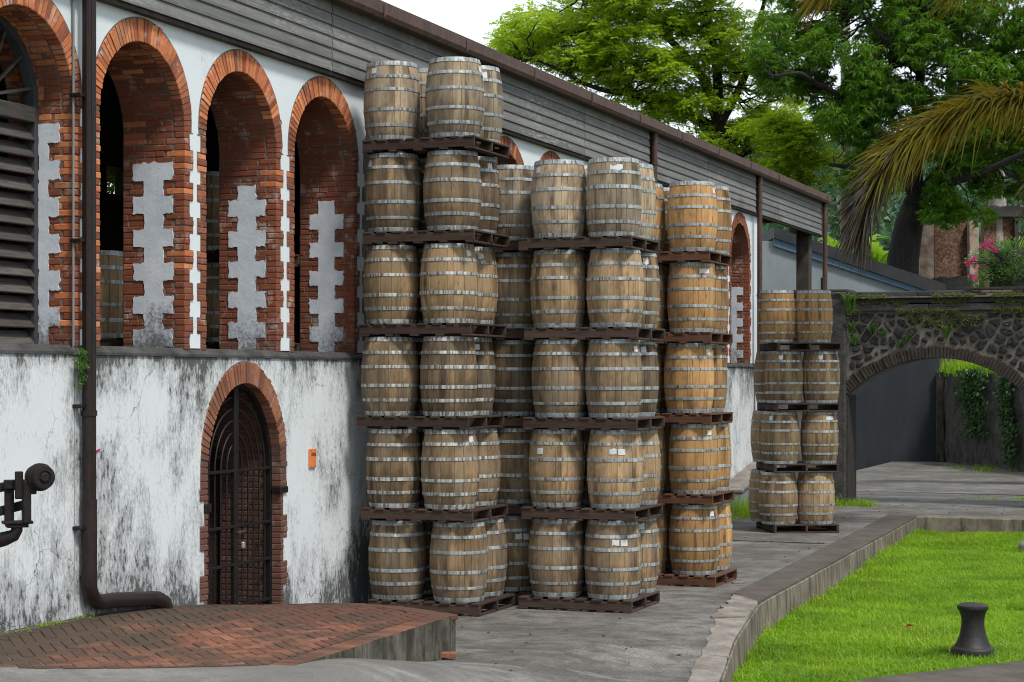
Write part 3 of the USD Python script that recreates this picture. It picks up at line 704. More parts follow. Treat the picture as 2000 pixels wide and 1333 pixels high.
# gate surround
part(WH, "gate_mortar_bed", in_yz(extrude(gate_sur, 0.739), -0.70), M["mortar"])
voussoirs(GC, GZS, GR, GRISE, lambda t: 0.13 + 0.095 * math.sin(t), 46, 0.042, 90)
rr = np.random.default_rng(91)
for (z0, z1, w) in gteeth + [(GZS - 0.15, GZS, 0.13)]:
    n = max(1, round((z1 - z0) / 0.0625)); h = (z1 - z0) / n
    for s in (-1, 1):
        for k in range(n):
            if z0 + k * h < 0.1: continue
            a, b = GC + s * (GR - 0.006 - rr.uniform(0, .006)), GC + s * (GR + w - 0.006 + rr.normal(0, 0.006))
            put_brick(cbox((-0.1, min(a, b), z0 + k * h + 0.004), (0.043 + rr.uniform(0, 0.012), max(a, b), z0 + (k + 1) * h - 0.005), 0.006), False)
for k in range(20):                           # soffit of the gate's arch
    t = (k + 0.5) * 0.0625 / 0.86
    er = np.array([0, math.cos(t) * GR, math.sin(t) * GRISE]); base = np.array([0, GC, GZS]) + er; er = er / np.linalg.norm(er); et = np.array([0, -er[2], er[1]])
    x = -0.115 - 0.09 * (k % 2)
    while x > -0.66:
        L = rr.uniform(0.17, 0.23)
        put_brick(frame_box(base + np.array([x - L / 2, 0, 0]) + er * 0.022, np.array([1.0, 0, 0]), er, et, (L - 0.008, 0.06, 0.055), 0.006), True)
        x -= L
for k in range(int(2.3 / 0.0625)):           # right jamb of the gate
    x = -0.105 - 0.09 * (k % 2)
    z = 0.12 + 0.0625 * k
    if z > GZS: break
    while x > -0.68:
        L = rr.uniform(0.17, 0.23)
        put_brick(cbox((max(x - L, -0.695) + 0.005, GC + GR - 0.006 - rr.uniform(0, .006), z), (x - 0.005, GC + GR + 0.04, z + 0.052), 0.006), True)
        x -= L
order = sorted(range(len(bricks)), key=lambda k: -bricks[k][2])
own = set(order[:296])
B1, B2 = Bag(), Bag()
for k, (v, f, s_, jam) in enumerate(bricks):
    if k in own:
        part(WH, "brick", (v, f), M["jamb_brick" if jam else "brick"])
    else:
        (B2 if jam else B1).add((v, f))
part(WH, "brickwork", B1.get(), M["brick_island"], kind="stuff")
part(WH, "jamb_brickwork", B2.get(), M["jamb_island"], kind="stuff")

# white toothed panels painted on the far jambs
def jamb_panel(ci, x_in, x_out, wide_in, wide_out, z_top, phase, first_wide):
    yc = CEN[ci]; bl = [sbox(x_in, ZB + 0.02, x_out, z_top)]
    z = z_top - (0.0 if first_wide else 0.16); 
    while z > ZB + 0.1:
        bl.append(sbox(wide_in, max(z - 0.172, ZB + 0.02), wide_out, z)); z -= 0.332
    p = unary_union(bl)
    p = p.buffer(-0.008).buffer(0.016).buffer(-0.008)
    c = np.array(p.exterior.segmentize(0.04).coords); c = c + rng.normal(0, 0.0055, c.shape); c[-1] = c[0]
    p = Polygon(c).buffer(0)
    return in_xz(extrude(p, 0.030), yc + RI - 0.0165, 1)
part(WH, "quoin_panel", jamb_panel(1, -0.45, -0.235, -0.575, -0.125, 4.83, 0, True), M["panel"])
part(WH, "quoin_panel", jamb_panel(2, -0.46, -0.245, -0.575, -0.125, 4.78, 0, False), M["panel"])
part(WH, "quoin_panel", jamb_panel(3, -0.45, -0.24, -0.565, -0.125, 4.78, 0, False), M["panel"])
part(WH, "quoin_panel", jamb_panel(0, -0.36, -0.255, -0.36, -0.14, 4.98, 0, True), M["panel"])
part(WH, "quoin_panel", jamb_panel(13, -0.62, -0.26, -0.62, -0.125, 4.60, 0, True), M["panel"])

# louvred window with a fan light in the first arch
LW = sub(WH, "louvred_window"); yc = CEN[0]; XL = -0.40
outer = opening(yc, RI - 0.004, ZS, ZB + .02); inner = opening(yc, RI - 0.075, ZS, ZB + .02)
part(LW, "frame", in_yz(extrude(outer.difference(inner), 0.10), XL - 0.06), M["frame_grey"])
part(LW, "transom", cbox((XL - 0.05, yc - RI + .07, 4.985), (XL + 0.055, yc + RI - .07, 5.125), 0.008), M["louvre"])
nsl = 13
for k in range(nsl):
    z = 2.99 + k * (1.99 / nsl)
    v, f = cbox((-0.085, yc - RI + 0.075, -0.010), (0.085, yc + RI - 0.075, 0.010), 0.004)
    a = math.radians(48); c_, s_ = math.cos(a), math.sin(a)
    v2 = np.stack([XL - 0.01 + v[:, 0] * c_ + v[:, 2] * s_, v[:, 1], z + 0.06 - v[:, 0] * s_ + v[:, 2] * c_], 1)
    part(LW, "slat", (v2, f), M["louvre"])
for k in range(7):
    t = PI * (k + 0.5) / 7
    p0, p1 = np.array([XL, yc + 0.10 * math.cos(t), 5.14 + 0.10 * math.sin(t)]), np.array([XL, yc + 0.70 * math.cos(t), 5.14 + 0.69 * math.sin(t)])
    dd = (p1 - p0) / np.linalg.norm(p1 - p0)
    part(LW, "muntin", frame_box((p0 + p1) / 2, dd, np.array([1.0, 0, 0]), np.cross(dd, [1.0, 0, 0]), (np.linalg.norm(p1 - p0), 0.035, 0.028), 0.004), M["louvre"])
part(LW, "hub", in_yz(extrude(Point(yc, 5.14).buffer(0.13).intersection(sbox(0, 5.126, 99, 9)), 0.05), XL - 0.02), M["louvre"])
part(LW, "hanging_rod", tube([(XL - 0.25, yc + 0.42, 5.0), (XL - 0.25, yc + 0.42, 5.62)], 0.012, 8), mottled("yellow_rod_paint", (0.45, 0.33, 0.03), (0.55, 0.40, 0.05), 5), label="yellow rod behind the fan light")

# timber siding below the eaves: boards one by one
EX = 0.10
runs = [(9.2, 14.6), (14.62, 19.9), (19.92, 24.72), (24.88, 28.9), (28.92, 32.46), (32.62, 36.4), (36.42, 40.30), (40.46, 47.12)]
for (ya, yb) in runs:
    for r_ in range(7):
        z0 = 6.185 + 0.131 * r_
        pr = Polygon([(0.03, z0), (EX + 0.012, z0 - 0.004), (EX + 0.012, z0 + 0.02), (EX - 0.008, z0 + 0.138), (0.03, z0 + 0.138)])
        n = 10
        v, f = in_xz(extrude(pr, yb - ya - 0.006), ya + 0.003)
        v = v + np.stack([np.zeros(len(v)), np.zeros(len(v)), 0.004 * np.sin(v[:, 1] * 1.3 + r_)], 1) * (R.random())
        part(WH, "siding_board", (v, f), M["siding"])
part(WH, "siding_sill", cbox((0.002, 9.2, 6.135), (0.085, 47.12, 6.178), 0.006), M["dark_wood"])
part(WH, "siding_backing", cbox((0.001, 9.2, 6.18), (0.028, 47.12, 7.06), 0.002), M["dark_wood"])
part(WH, "siding_end_board", cbox((0.0, 47.125, 6.12), (EX + 0.02, 47.20, 7.1), 0.004), M["rust"])
# gutter: a U-shaped trough with seams, and the eave board behind it
gp = Polygon([(0.115, 7.13), (0.115, 7.0), (0.15, 6.955), (0.25, 6.955), (0.29, 7.0), (0.295, 7.13), (0.28, 7.13), (0.275, 7.005), (0.245, 6.97), (0.155, 6.97), (0.13, 7.005), (0.13, 7.13)])
v, f = in_xz(extrude(gp, 39.2), 8.2); part(WH, "gutter", (v, f), M["rust"])
for yy in np.arange(10.5, 47, 2.6):
    part(WH, "gutter_bracket", cbox((0.30, yy, 6.96), (0.306, yy + 0.035, 7.12), 0.002), M["rust"])
# roof: two slopes of sheeting, rising away behind the gutter
def slab(p, th):
    p = np.array(p, float); v = np.vstack([p, p - [0, 0, th]])
    return v, np.array([[0, 1, 2], [0, 2, 3], [4, 6, 5], [4, 7, 6], [0, 4, 5], [0, 5, 1], [1, 5, 6], [1, 6, 2], [2, 6, 7], [2, 7, 3], [3, 7, 4], [3, 4, 0]])
part(WH, "roof", slab([(0.27, 8.2, 7.15), (0.27, 47.4, 7.15), (-7.0, 47.4, 9.25), (-7.0, 8.2, 9.25)], 0.06), M["rust"])
part(WH, "roof", slab([(-7.0, 8.2, 9.25), (-7.0, 47.4, 9.25), (-14.2, 47.4, 7.15), (-14.2, 8.2, 7.15)], 0.06), M["rust"])
# inside: floor, back wall with a small hatch, end walls
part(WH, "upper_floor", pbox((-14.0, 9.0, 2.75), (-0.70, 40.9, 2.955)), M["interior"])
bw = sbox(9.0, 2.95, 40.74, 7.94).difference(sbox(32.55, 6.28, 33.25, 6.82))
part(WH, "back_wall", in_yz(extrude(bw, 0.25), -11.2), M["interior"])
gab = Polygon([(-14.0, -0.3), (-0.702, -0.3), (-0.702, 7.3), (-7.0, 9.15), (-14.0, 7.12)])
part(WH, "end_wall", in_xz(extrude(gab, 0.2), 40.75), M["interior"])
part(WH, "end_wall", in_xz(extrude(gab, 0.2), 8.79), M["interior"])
# open bay beyond the end wall: posts and beams
part(WH, "bay_post", cbox((-0.42, 46.6, 3.9), (-0.10, 46.92, 6.7), 0.015), M["dark_wood"])
part(WH, "bay_post", cbox((-6.6, 46.6, 3.9), (-6.3, 46.9, 8.6), 0.015), M["dark_wood"])
part(WH, "bay_beam", cbox((-13.6, 46.62, 6.48), (-0.12, 46.88, 6.85), 0.012), M["dark_wood"])
part(WH, "bay_beam", cbox((-0.40, 40.96, 6.45), (-0.12, 46.6, 6.75), 0.012), M["dark_wood"])
for yy in (42.5, 44.5):
    part(WH, "rafter", cbox((-13.0, yy, 6.72), (-0.05, yy + 0.12, 6.95), 0.01), M["dark_wood"])

# rain pipes
def pipe_run(name, y, x, r, zt, zb, label=None, flutes=True):
    p = sub(WH, name, label)
    part(p, "pipe", tube([(x, y, zb), (x, y, zt)], r, 16), M["pipe"] if zb < 0.7 and y < 16 else M["rust"], smooth=40)
    return p
dp = sub(WH, "downpipe", "thick dark cast-iron downpipe turning along the foot of the wall")
PX, PY = 0.125, 14.92
part(dp, "pipe", tube([(PX, PY, 1.56), (PX, PY, 6.98)], 0.062, 20), M["pipe"], smooth=40)
for s in (-1, 0, 1):
    part(dp, "rib", tube([(PX + 0.058 * math.cos(0.75 * s - 0.6), PY + 0.058 * math.sin(0.75 * s - 0.6), 1.6), (PX + 0.058 * math.cos(0.75 * s - 0.6), PY + 0.058 * math.sin(0.75 * s - 0.6), 6.9)], 0.009, 6), M["pipe"], smooth=True)
bend = [(PX, PY, 1.60), (PX, PY, 0.95)] + [(PX, PY + 0.20 - 0.20 * math.cos(t), 0.86 - 0.20 * math.sin(t)) for t in np.linspace(0.0, PI / 2, 9)] + [(PX, 15.31, 0.655), (PX, 15.96, 0.60)]
part(dp, "elbow", tube(bend, 0.070, 20), M["pipe"], smooth=40)
part(dp, "outlet", tube([(PX, 15.96, 0.60), (PX, 16.08, 0.585), (PX + .01, 16.18, 0.54), (PX + .02, 16.22, 0.46)], [0.072, 0.076, 0.076, 0.070], 18), M["pipe"], smooth=40)
for zz in (1.55, 0.92, 2.35):
    part(dp, "collar", tube([(PX, PY, zz), (PX, PY, zz + 0.05)], 0.072, 20), M["pipe"], smooth=40)
for zz in (2.42, 1.33, 3.9, 5.2):
    part(dp, "bracket", cbox((0.0, PY - 0.13, zz), (PX, PY - 0.05, zz + 0.035), 0.006), M["iron"])
part(dp, "side_pipe", tube([(0.025, PY - 0.10, 0.7), (0.025, PY - 0.10, 6.1)], 0.012, 8), M["shed_wall"], smooth=True, label="thin grey pipe beside the downpipe")
for yy in (24.80, 32.54, 40.38):
    p = sub(WH, "rainwater_pipe")
    part(p, "pipe", tube([(0.165, yy, 0.35 if yy > 40 else 0.1), (0.165, yy, 6.97)], 0.055, 14), M["rust"], smooth=40)
    for zz in (6.4, 4.4, 2.2):
        part(p, "collar", tube([(0.165, yy, zz), (0.165, yy, zz + 0.06)], 0.064, 14), M["rust"], smooth=40)
p = sub(WH, "rainwater_pipe"); part(p, "pipe", tube([(0.165, 47.2, 4.45), (0.165, 47.2, 6.97)], 0.06, 14), M["rust"], smooth=40)

# iron gate of the cellar, with hoops nested inside one another in its head
GT = sub(WH, "iron_gate", "black wrought-iron gate of vertical bars with nested arched bars"); XG = -0.09
part(GT, "frame", in_yz(extrude(gate_shape(-0.005, -0.005, 0.2).difference(gate_shape(-0.055, -0.05, 0.1)), 0.05), XG - 0.025), M["iron"])
part(GT, "centre_bar", cbox((XG - 0.02, GC - 0.055, 0.1), (XG + 0.035, GC + 0.03, GZS + GRISE - 0.05), 0.006), M["iron"])
ZR = 1.70
for k in range(5):
    w = GR - 0.13 - 0.125 * k
    pts = [(XG, GC - w, 0.15), (XG, GC - w, ZR)] + [(XG, GC + w * math.cos(t), ZR + (w + 0.13) * math.sin(t) * 0.98) for t in np.linspace(PI, 0, 25)[1:-1]] + [(XG, GC + w, ZR), (XG, GC + w, 0.15)]
    part(GT, "hooped_bar", tube(pts, 0.0105, 8), M["iron"], smooth=50)
for zz in (1.70, 1.12, 0.72, 0.28):
    part(GT, "rail", cbox((XG + 0.008, GC - GR + 0.03, zz), (XG + 0.03, GC + GR - 0.03, zz + 0.032), 0.005), M["iron"])
part(GT, "bolt", cbox((XG + 0.03, GC - 0.02, 1.06), (XG + 0.055, GC + 0.17, 1.085), 0.004), M["rust"])
part(GT, "padlock", frame_box((XG + 0.05, GC + 0.10, 0.93), np.array([1.0, 0, 0]), np.array([0, 1.0, 0]), np.array([0, 0, 1.0]), (0.03, 0.055, 0.07), 0.01), mottled("brass_lock", (0.35, 0.32, 0.26), (0.45, 0.42, 0.36), 9, 0.35, metal=0.6), label="small steel padlock")
part(GT, "hinge", cbox((0.0, GC - GR - 0.06, 1.33), (0.062, GC - GR + 0.06, 1.42), 0.006), M["iron"])
part(GT, "hinge", cbox((-0.05, GC + GR - 0.05, 1.44), (0.062, GC + GR + 0.13, 1.51), 0.006), M["iron"])
# vaulted passage behind the gate
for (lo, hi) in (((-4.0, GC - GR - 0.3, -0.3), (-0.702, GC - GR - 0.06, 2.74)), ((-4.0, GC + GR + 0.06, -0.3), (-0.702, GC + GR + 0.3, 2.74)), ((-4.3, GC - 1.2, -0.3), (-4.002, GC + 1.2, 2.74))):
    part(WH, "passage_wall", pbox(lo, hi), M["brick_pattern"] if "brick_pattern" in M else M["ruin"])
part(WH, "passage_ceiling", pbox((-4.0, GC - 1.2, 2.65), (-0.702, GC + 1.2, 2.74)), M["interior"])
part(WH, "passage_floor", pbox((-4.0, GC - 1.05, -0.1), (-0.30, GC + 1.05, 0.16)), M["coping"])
part(WH, "passage_plaster", pbox((-2.6, GC + GR + 0.035, 0.3), (-0.95, GC + GR + 0.058, 1.75)), M["shed_wall"], label="pale plastered patch inside the passage")
part(WH, "wall_notice", pbox((-1.6, GC + GR + 0.02, 1.15), (-1.0, GC + GR + 0.033, 1.42)), M["paper"], label="white notice on the passage wall")

# enamel plaque
PL = thing("wall_plaque", "small upright orange plaque with dark lettering screwed to the white wall", "sign", (0.037, 19.52, 1.79))
part(PL, "plate", cbox((0.0, -0.078, -0.105), (0.022, 0.078, 0.105), 0.004), M["plaque"])
t_ = meshkit.text_mesh("CHAI", 0.036, 0.0025, bold=True); v, f = np.array(t_.vertices), np.array(t_.faces)
v = (v - [np.ptp(v[:, 0]) / 2 + v[:, 0].min(), 0, 0]) * [0.95, 1, 1]
part(PL, "lettering", (np.stack([0.0225 + v[:, 2], v[:, 0] + 0.008, v[:, 1] + 0.025], 1), f), M["ink"])
for sy in (-1, 1):
    for sz in (-1, 1):
        part(PL, "screw", tube([(0.021, sy * 0.060, sz * 0.088), (0.026, sy * 0.060, sz * 0.088)], 0.007, 8), M["ink"])
# torn enamel scrap behind the pipe
TS = thing("torn_notice", "torn scrap of a white and red notice on the wall by the downpipe", "notice", (0.037, 15.18, 2.05))
part(TS, "sheet", in_yz(extrude(Polygon([(-0.02, -0.02), (0.05, 0.0), (0.02, 0.06), (-0.015, 0.10), (-0.03, 0.02)]), 0.004), 0.004), M["paper"])
part(TS, "red_edge", in_yz(extrude(Polygon([(-0.02, -0.04), (0.045, -0.02), (0.045, -0.003), (-0.02, -0.023)]), 0.004), 0.004), M["flower"])

# ================================================================== BRICK RAMP
zw_y, zw_z = [8, 11, 13.8, 15.25, 16.4, 17.0, 18.95, 20], [0.58, 0.58, 0.57, 0.555, 0.49, 0.43, 0.20, 0.1]
def ramp_z(x, y):
    w = np.clip(1 - np.asarray(x) / 2.7, 0, 1) ** np.interp(y, [13.5, 16.5, 18], [5.0, 2.5, 1.4])
    return 0.41 + w * (np.interp(y, zw_y, zw_z) - 0.41)
RP = Polygon([(0.036, 10.6), (0.036, 18.90), (2.69, 17.32), (2.765, 13.79), (0.78, 12.69), (0.3, 12.35)])
RA = thing("brick_ramp", "raised ramp of red herringbone bricks with a mossy concrete side before the gate", "ramp")
# bed and side walls
pts = np.array(RP.exterior.segmentize(0.3).coords)[:-1]
inner_pts = [(x, y) for x in np.arange(0.2, 2.7, 0.25) for y in np.arange(10.8, 18.8, 0.25) if RP.buffer(-0.08).contains(Point(x, y))]
allp = np.vstack([pts, inner_pts])
from scipy.spatial import Delaunay
tri = Delaunay(allp).simplices
tri = tri[shapely.contains_xy(RP, allp[tri].mean(1)[:, 0], allp[tri].mean(1)[:, 1])]
a2 = np.cross(allp[tri[:, 1]] - allp[tri[:, 0]], allp[tri[:, 2]] - allp[tri[:, 0]]); tri[a2 < 0] = tri[a2 < 0][:, ::-1]
zt = ramp_z(allp[:, 0], allp[:, 1]) - 0.012
part(RA, "bed", (np.c_[allp, zt], tri), M["ramp_mortar"])
n = len(pts); zt = ramp_z(pts[:, 0], pts[:, 1]) - 0.008
v = np.vstack([np.c_[pts, zt], np.c_[pts, np.full(n, -0.3)]])
q = np.array([[k, (k + 1) % n, n + (k + 1) % n, n + k] for k in range(n)])
part(RA, "side_wall", (v, np.vstack([q[:, [0, 2, 1]], q[:, [0, 3, 2]]]) if not RP.exterior.is_ccw else np.vstack([q[:, [0, 1, 2]], q[:, [0, 2, 3]]])), M["ramp_side"])
# herringbone: bricks 210 x 105, and a soldier course along the edge
pav, cut = [], []
rr = np.random.default_rng(12)
inset = Polygon([(0.1, 10.6), (0.1, 18.6), (2.47, 17.15), (2.545, 13.72), (0.80, 12.74), (0.3, 12.4)])
a = 0.108
ca, sa = math.cos(math.radians(45)), math.sin(math.radians(45))
for I in range(-60, 61):
    for J in range(-60, 61):
        for kind in (0, 1):
            if kind == 0: x0, y0, w, h = (I + 4 * J) * a, I * a, 2 * a, a
            else: x0, y0, w, h = (I + 4 * J + 3) * a, I * a, a, 2 * a
            cx0, cy0 = x0 + w / 2, y0 + h / 2
            X_, Y_ = cx0 * ca - cy0 * sa + 1.3, cx0 * sa + cy0 * ca + 14.8
            if not (0 < X_ < 2.8 and 10.6 < Y_ < 19): continue
            pv = affinity.translate(affinity.rotate(sbox(-w / 2 + .0045, -h / 2 + .0045, w / 2 - .0045, h / 2 - .0045), 45, origin=(0, 0)), X_, Y_)
            if inset.contains(pv): pav.append((X_, Y_, w - 0.009, h - 0.009, math.pi / 4))
            elif inset.intersects(pv):
                c_ = pv.intersection(inset)
                if c_.geom_type == "Polygon" and c_.area > 0.003: cut.append(c_)
ext = LineString([(2.765, 13.79), (2.69, 17.32), (0.25, 18.78)])
for t in np.arange(0.06, ext.length - 0.05, 0.112):
    p0, p1 = np.array(ext.interpolate(t).coords[0]), np.array(ext.interpolate(t + 0.01).coords[0])
    dd = (p1 - p0) / np.linalg.norm(p1 - p0); nn = np.array([-dd[1], dd[0]])
    c0 = p0 + nn * 0.112
    pav.append((c0[0], c0[1], 0.103, 0.212, math.atan2(dd[1], dd[0])))
items = []
for (x, y, w, h, an) in pav:
    v, f = cbox((-w / 2, -h / 2, -0.05), (w / 2, h / 2, 0.0), 0.006)
    v = rotz(v, an) + [x, y, 0]
    zz = ramp_z(v[:, 0], v[:, 1]); dz = rr.normal(0, 0.0022)
    v[:, 2] += zz + dz
    u_, v_, d_ = project([[x, y, 0.41]])
    items.append((v, f, 0 if not (-10 < u_[0] < 2000 and v_[0] < 1340) else 1 / d_[0]))
for c_ in cut:
    v, f = extrude(c_, 0.05); v = np.array(v); v[:, 2] += ramp_z(v[:, 0], v[:, 1]) - 0.05; items.append((v, f, 0))
order = sorted(range(len(items)), key=lambda k: -items[k][2]); own = set(order[:298])
B1 = Bag()
for k, (v, f, s_) in enumerate(items):
    if k in own: part(RA, "paver", (v, f), M["ramp_brick"])
    else: B1.add((v, f))
if B1.n: part(RA, "herringbone_paving", B1.get(), M["ramp_island"], kind="stuff")
LB = top("loose_brick", frame_box((2.72, 17.0, 0.06), np.array([0.95, 0.3, 0]) / np.linalg.norm([0.95, 0.3, 0]), np.array([-0.3, 0.95, 0]) / np.linalg.norm([0.95, 0.3, 0]), np.array([0, 0, 1.0]), (0.21, 0.10, 0.05), 0.006), M["brick"], label="single loose brick lying at the foot of the ramp", cat="brick")
# ================================================================== BARRELS AND PALLETS
BH, BR_, HR = 0.905, 0.334, 0.282          # height, bilge radius, head radius
BULGE = [0.0]
def brad(z):
    t = 2 * np.asarray(z) / BH - 1
    return BR_ + BULGE[0] - (BR_ + BULGE[0] - HR) * np.abs(t) ** 2.1
HOOPS = [(0.0, 0.052), (0.155, 0.193), (0.318, 0.358), (0.547, 0.587), (0.712, 0.750), (0.853, 0.905)]
classes = {}
def barrel_class(family, hoop, label, var):
    key = (family, hoop, label, var)
    if key in classes: return classes[key]
    rr = np.random.default_rng(abs(hash(str(key))) % 1000 if False else sum(map(ord, str(key))))
    path = f"/World/{family}_barrel_{len(classes):03d}"
    stage.CreateClassPrim(path)
    classes[key] = path
    n = int(rr.integers(20, 25)); BULGE[0] = rr.uniform(-0.012, 0.004)
    w = rr.uniform(0.55, 1.45, n); w = np.cumsum(w / w.sum()) * 2 * PI; w = np.concatenate([[0], w])
    zs = np.array([0, 0.03, 0.17, 0.33, 0.4525, 0.57, 0.735, 0.875, BH])
    for k in range(n):
        a0, a1 = w[k], w[k + 1]
        an = np.array([a0 + 0.0012, a0 + (a1 - a0) * 0.05, (a0 + a1) / 2, a1 - (a1 - a0) * 0.05, a1 - 0.0012])
        off = np.array([-0.005, 0.0, 0.0, 0.0, -0.005]) + rr.normal(0, 0.0010)
        rad = brad(zs)[:, None] + off[None, :]
        v = np.stack([rad * np.cos(an), rad * np.sin(an), np.repeat(zs[:, None], 5, 1)], -1)
        rad2 = rad[[0, -1]] * 0 + brad(zs[[0, -1]])[:, None] - 0.028
        vi = np.stack([rad2 * np.cos(an), rad2 * np.sin(an), np.repeat(zs[[0, -1], None], 5, 1)], -1)
        V_ = np.vstack([vi[0], v.reshape(-1, 3), vi[1]])
        m = len(zs) + 2
        i, j = np.meshgrid(np.arange(m - 1), np.arange(4), indexing="ij")
        q = np.stack([i * 5 + j, i * 5 + j + 1, (i + 1) * 5 + j + 1, (i + 1) * 5 + j], -1).reshape(-1, 4)
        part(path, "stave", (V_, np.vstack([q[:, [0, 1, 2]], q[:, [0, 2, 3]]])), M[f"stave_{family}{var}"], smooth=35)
    for (z0, z1) in HOOPS:
        dz_ = rr.uniform(-0.013, 0.013) if 0.1 < z0 < 0.8 else 0.0; z0, z1 = z0 + dz_, z1 + dz_ + (rr.uniform(-.004, .004) if dz_ else 0)
        r0, r1 = brad(z0) + 0.002, brad(z1) + 0.002
        pr = [(r0 - 0.004, z0), (r0 + 0.0022, z0 + 0.001), ((r0 + r1) / 2 + 0.0032, (z0 + z1) / 2), (r1 + 0.0022, z1 - 0.001), (r1 - 0.004, z1)]
        b = Bag(); b.add(lathe(pr, 40))
        a = rr.uniform(0, 2 * PI); zc = (z0 + z1) / 2
        for da in (0.0, 0.06):
            c = np.array([(brad(zc) + 0.005) * math.cos(a + da), (brad(zc) + 0.005) * math.sin(a + da), zc])
            b.add(tube([c - 0.004 * c * [1, 1, 0], c + 0.014 * c * [1, 1, 0]], 0.006, 6))
        part(path, "hoop", b.get(), M[hoop], smooth=50)
    for z0, up_ in ((0.03, -1), (BH - 0.03, 1)):
        nb = 7; r = HR - 0.012
        b = Bag()
        for k in range(nb):
            y0 = -r + 2 * r * k / nb; y1 = y0 + 2 * r / nb - 0.003
            pl = sbox(-1, y0, 1, y1).intersection(Point(0, 0).buffer(r, 12))
            v, f = extrude(pl, 0.012); b.add((v + [0, 0, z0 - 0.006], f))
        part(path, "head", b.get(), M["head"])
    def lab(a0, w_, h_, zc, ragged):
        na = 5
        an = np.linspace(a0 - w_ / 2 / BR_, a0 + w_ / 2 / BR_, na)
        z_ = np.array([zc - h_ / 2, zc, zc + h_ / 2])
        v = []
        for zz in z_:
            for k, t in enumerate(an):
                zj = zz + (rr.normal(0, 0.006) if ragged and zz != zc else 0)
                v.append([(brad(zj) + 0.0045) * math.cos(t), (brad(zj) + 0.0045) * math.sin(t), zj])
        i, j = np.meshgrid(np.arange(2), np.arange(na - 1), indexing="ij")
        q = np.stack([i * na + j, i * na + j + 1, (i + 1) * na + j + 1, (i + 1) * na + j], -1).reshape(-1, 4)
        part(path, "paper_label", (np.array(v), np.vstack([q[:, [0, 1, 2]], q[:, [0, 2, 3]]])), M["paper"])
    if label == 1: lab(0.0, 0.080, 0.066, 0.792, True)
    if label == 2: lab(-0.15, 0.085, 0.062, 0.655, True); lab(0.16, 0.085, 0.070, 0.652, False)
    if label == 3: lab(0.0, 0.085, 0.070, 0.652, False)
    if label == 4: lab(0.0, 0.165, 0.060, 0.790, True)
    return path

PWX, PWY, PH = 1.38, 1.14, 0.143
def pallet_class(mat_, var):
    key = ("pallet", mat_, var)
    if key in classes: return classes[key]
    rr = np.random.default_rng(300 + var)
    path = f"/World/{mat_}_class_{len(classes):03d}"; stage.CreateClassPrim(path); classes[key] = path
    for y0 in (0.0, PWY / 2 - 0.02, PWY - 0.04):
        part(path, "stringer", cbox((0, y0, 0.022), (PWX, y0 + 0.04, PH - 0.022), 0.004), M[mat_])
    nt = 8
    for k in range(nt):
        w = rr.uniform(0.095, 0.135); c = (PWX - 0.12) * k / (nt - 1) + 0.06
        c += rr.normal(0, 0.008) if 0 < k < nt - 1 else 0
        c = min(max(c, w / 2 - 0.004), PWX - w / 2 + 0.004)
        part(path, "deck_board", cbox((c - w / 2, -0.006 - rr.uniform(0, .008), PH - 0.0215), (c + w / 2, PWY + 0.006, PH), 0.003), M[mat_])
    for k in range(5):
        w = rr.uniform(0.09, 0.13); c = (PWX - 0.12) * k / 4 + 0.06
        part(path, "deck_board", cbox((c - w / 2, -0.004, 0.0), (c + w / 2, PWY + 0.004, 0.0215), 0.003), M[mat_])
    return path

LAYER = ["bottom", "second", "third", "fourth", "fifth", "sixth"]
rr = np.random.default_rng(77)
def add_barrel(x, y, z, family, hoop, label, du, text, group="oak barrels stacked on pallets"):
    var = int(rr.integers(0, 3))
    az = math.atan2(CAM[1] - y, CAM[0] - x) + (math.asin(max(-0.98, min(0.98, du / 57.0))) if label else rr.uniform(-PI, PI))
    copy_of(barrel_class(family, hoop, label, var), "oak_barrel", text, "barrel", (x, y, z), az, group)
def add_pallet(x, y, z, mat_, text, rz=0.0, group="wooden pallets under the barrels"):
    copy_of(pallet_class(mat_, int(rr.integers(0, 2))), "wooden_pallet", text, "pallet", (x, y, z), rz, group)

W = "brown weathered oak barrel"
# six layers beside the gate: (left x, right x, rear right x, pallet x, family, hoop, labels of left, right and rear right barrel)
S1 = [(0.62, 1.39, 1.385, 0.39, "brown", "hoop", 0, 0, 0), (0.60, 1.30, 1.32, 0.32, "brown", "hoop_white", 0, (1, 44), 0),
      (0.55, 1.28, 1.26, 0.27, "brown", "hoop_white", 0, 0, (1, 20)), (0.56, 1.28, 1.28, 0.29, "light", "hoop_white", 0, (1, 42), (1, 25)),
      (0.58, 1.32, 1.30, 0.33, "brown", "hoop", (1, -50), 0, (1, 40)), (0.56, 1.35, 1.345, 0.33, "grey", "hoop", (1, -38), (1, 53), (1, 20))]
Y1S, DZ1 = 20.25, 1.055
for k, (xl, xr, xb, px, fam, hp, a, b, c) in enumerate(S1):
    z = DZ1 * k; zb = z + PH + 0.001
    dy = rr.normal(0, 0.02)
    nm = f"{LAYER[k]} layer of the tall stack by the gate"
    add_pallet(px, Y1S + dy, z, "pallet", f"dark pallet under the {nm}")
    for (x, y, l, w_) in ((xl, Y1S + 0.31, a, "front left"), (xr, Y1S + 0.31, b, "front right"), (xb, Y1S + 0.94, c, "rear right")):
        f2 = fam
        add_barrel(x, y + dy, zb, f2, hp, l[0] if l else 0, l[1] if l else 0, f"{W}, {w_}, {nm}".replace("brown weathered", "pale weathered" if fam == "grey" else "brown weathered"))
    add_barrel(0.67, Y1S + 0.95 + dy, zb, fam, hp, 0, 0, f"{'pale' if fam == 'grey' else 'shaded brown'} weathered oak barrel, rear left, {nm}")
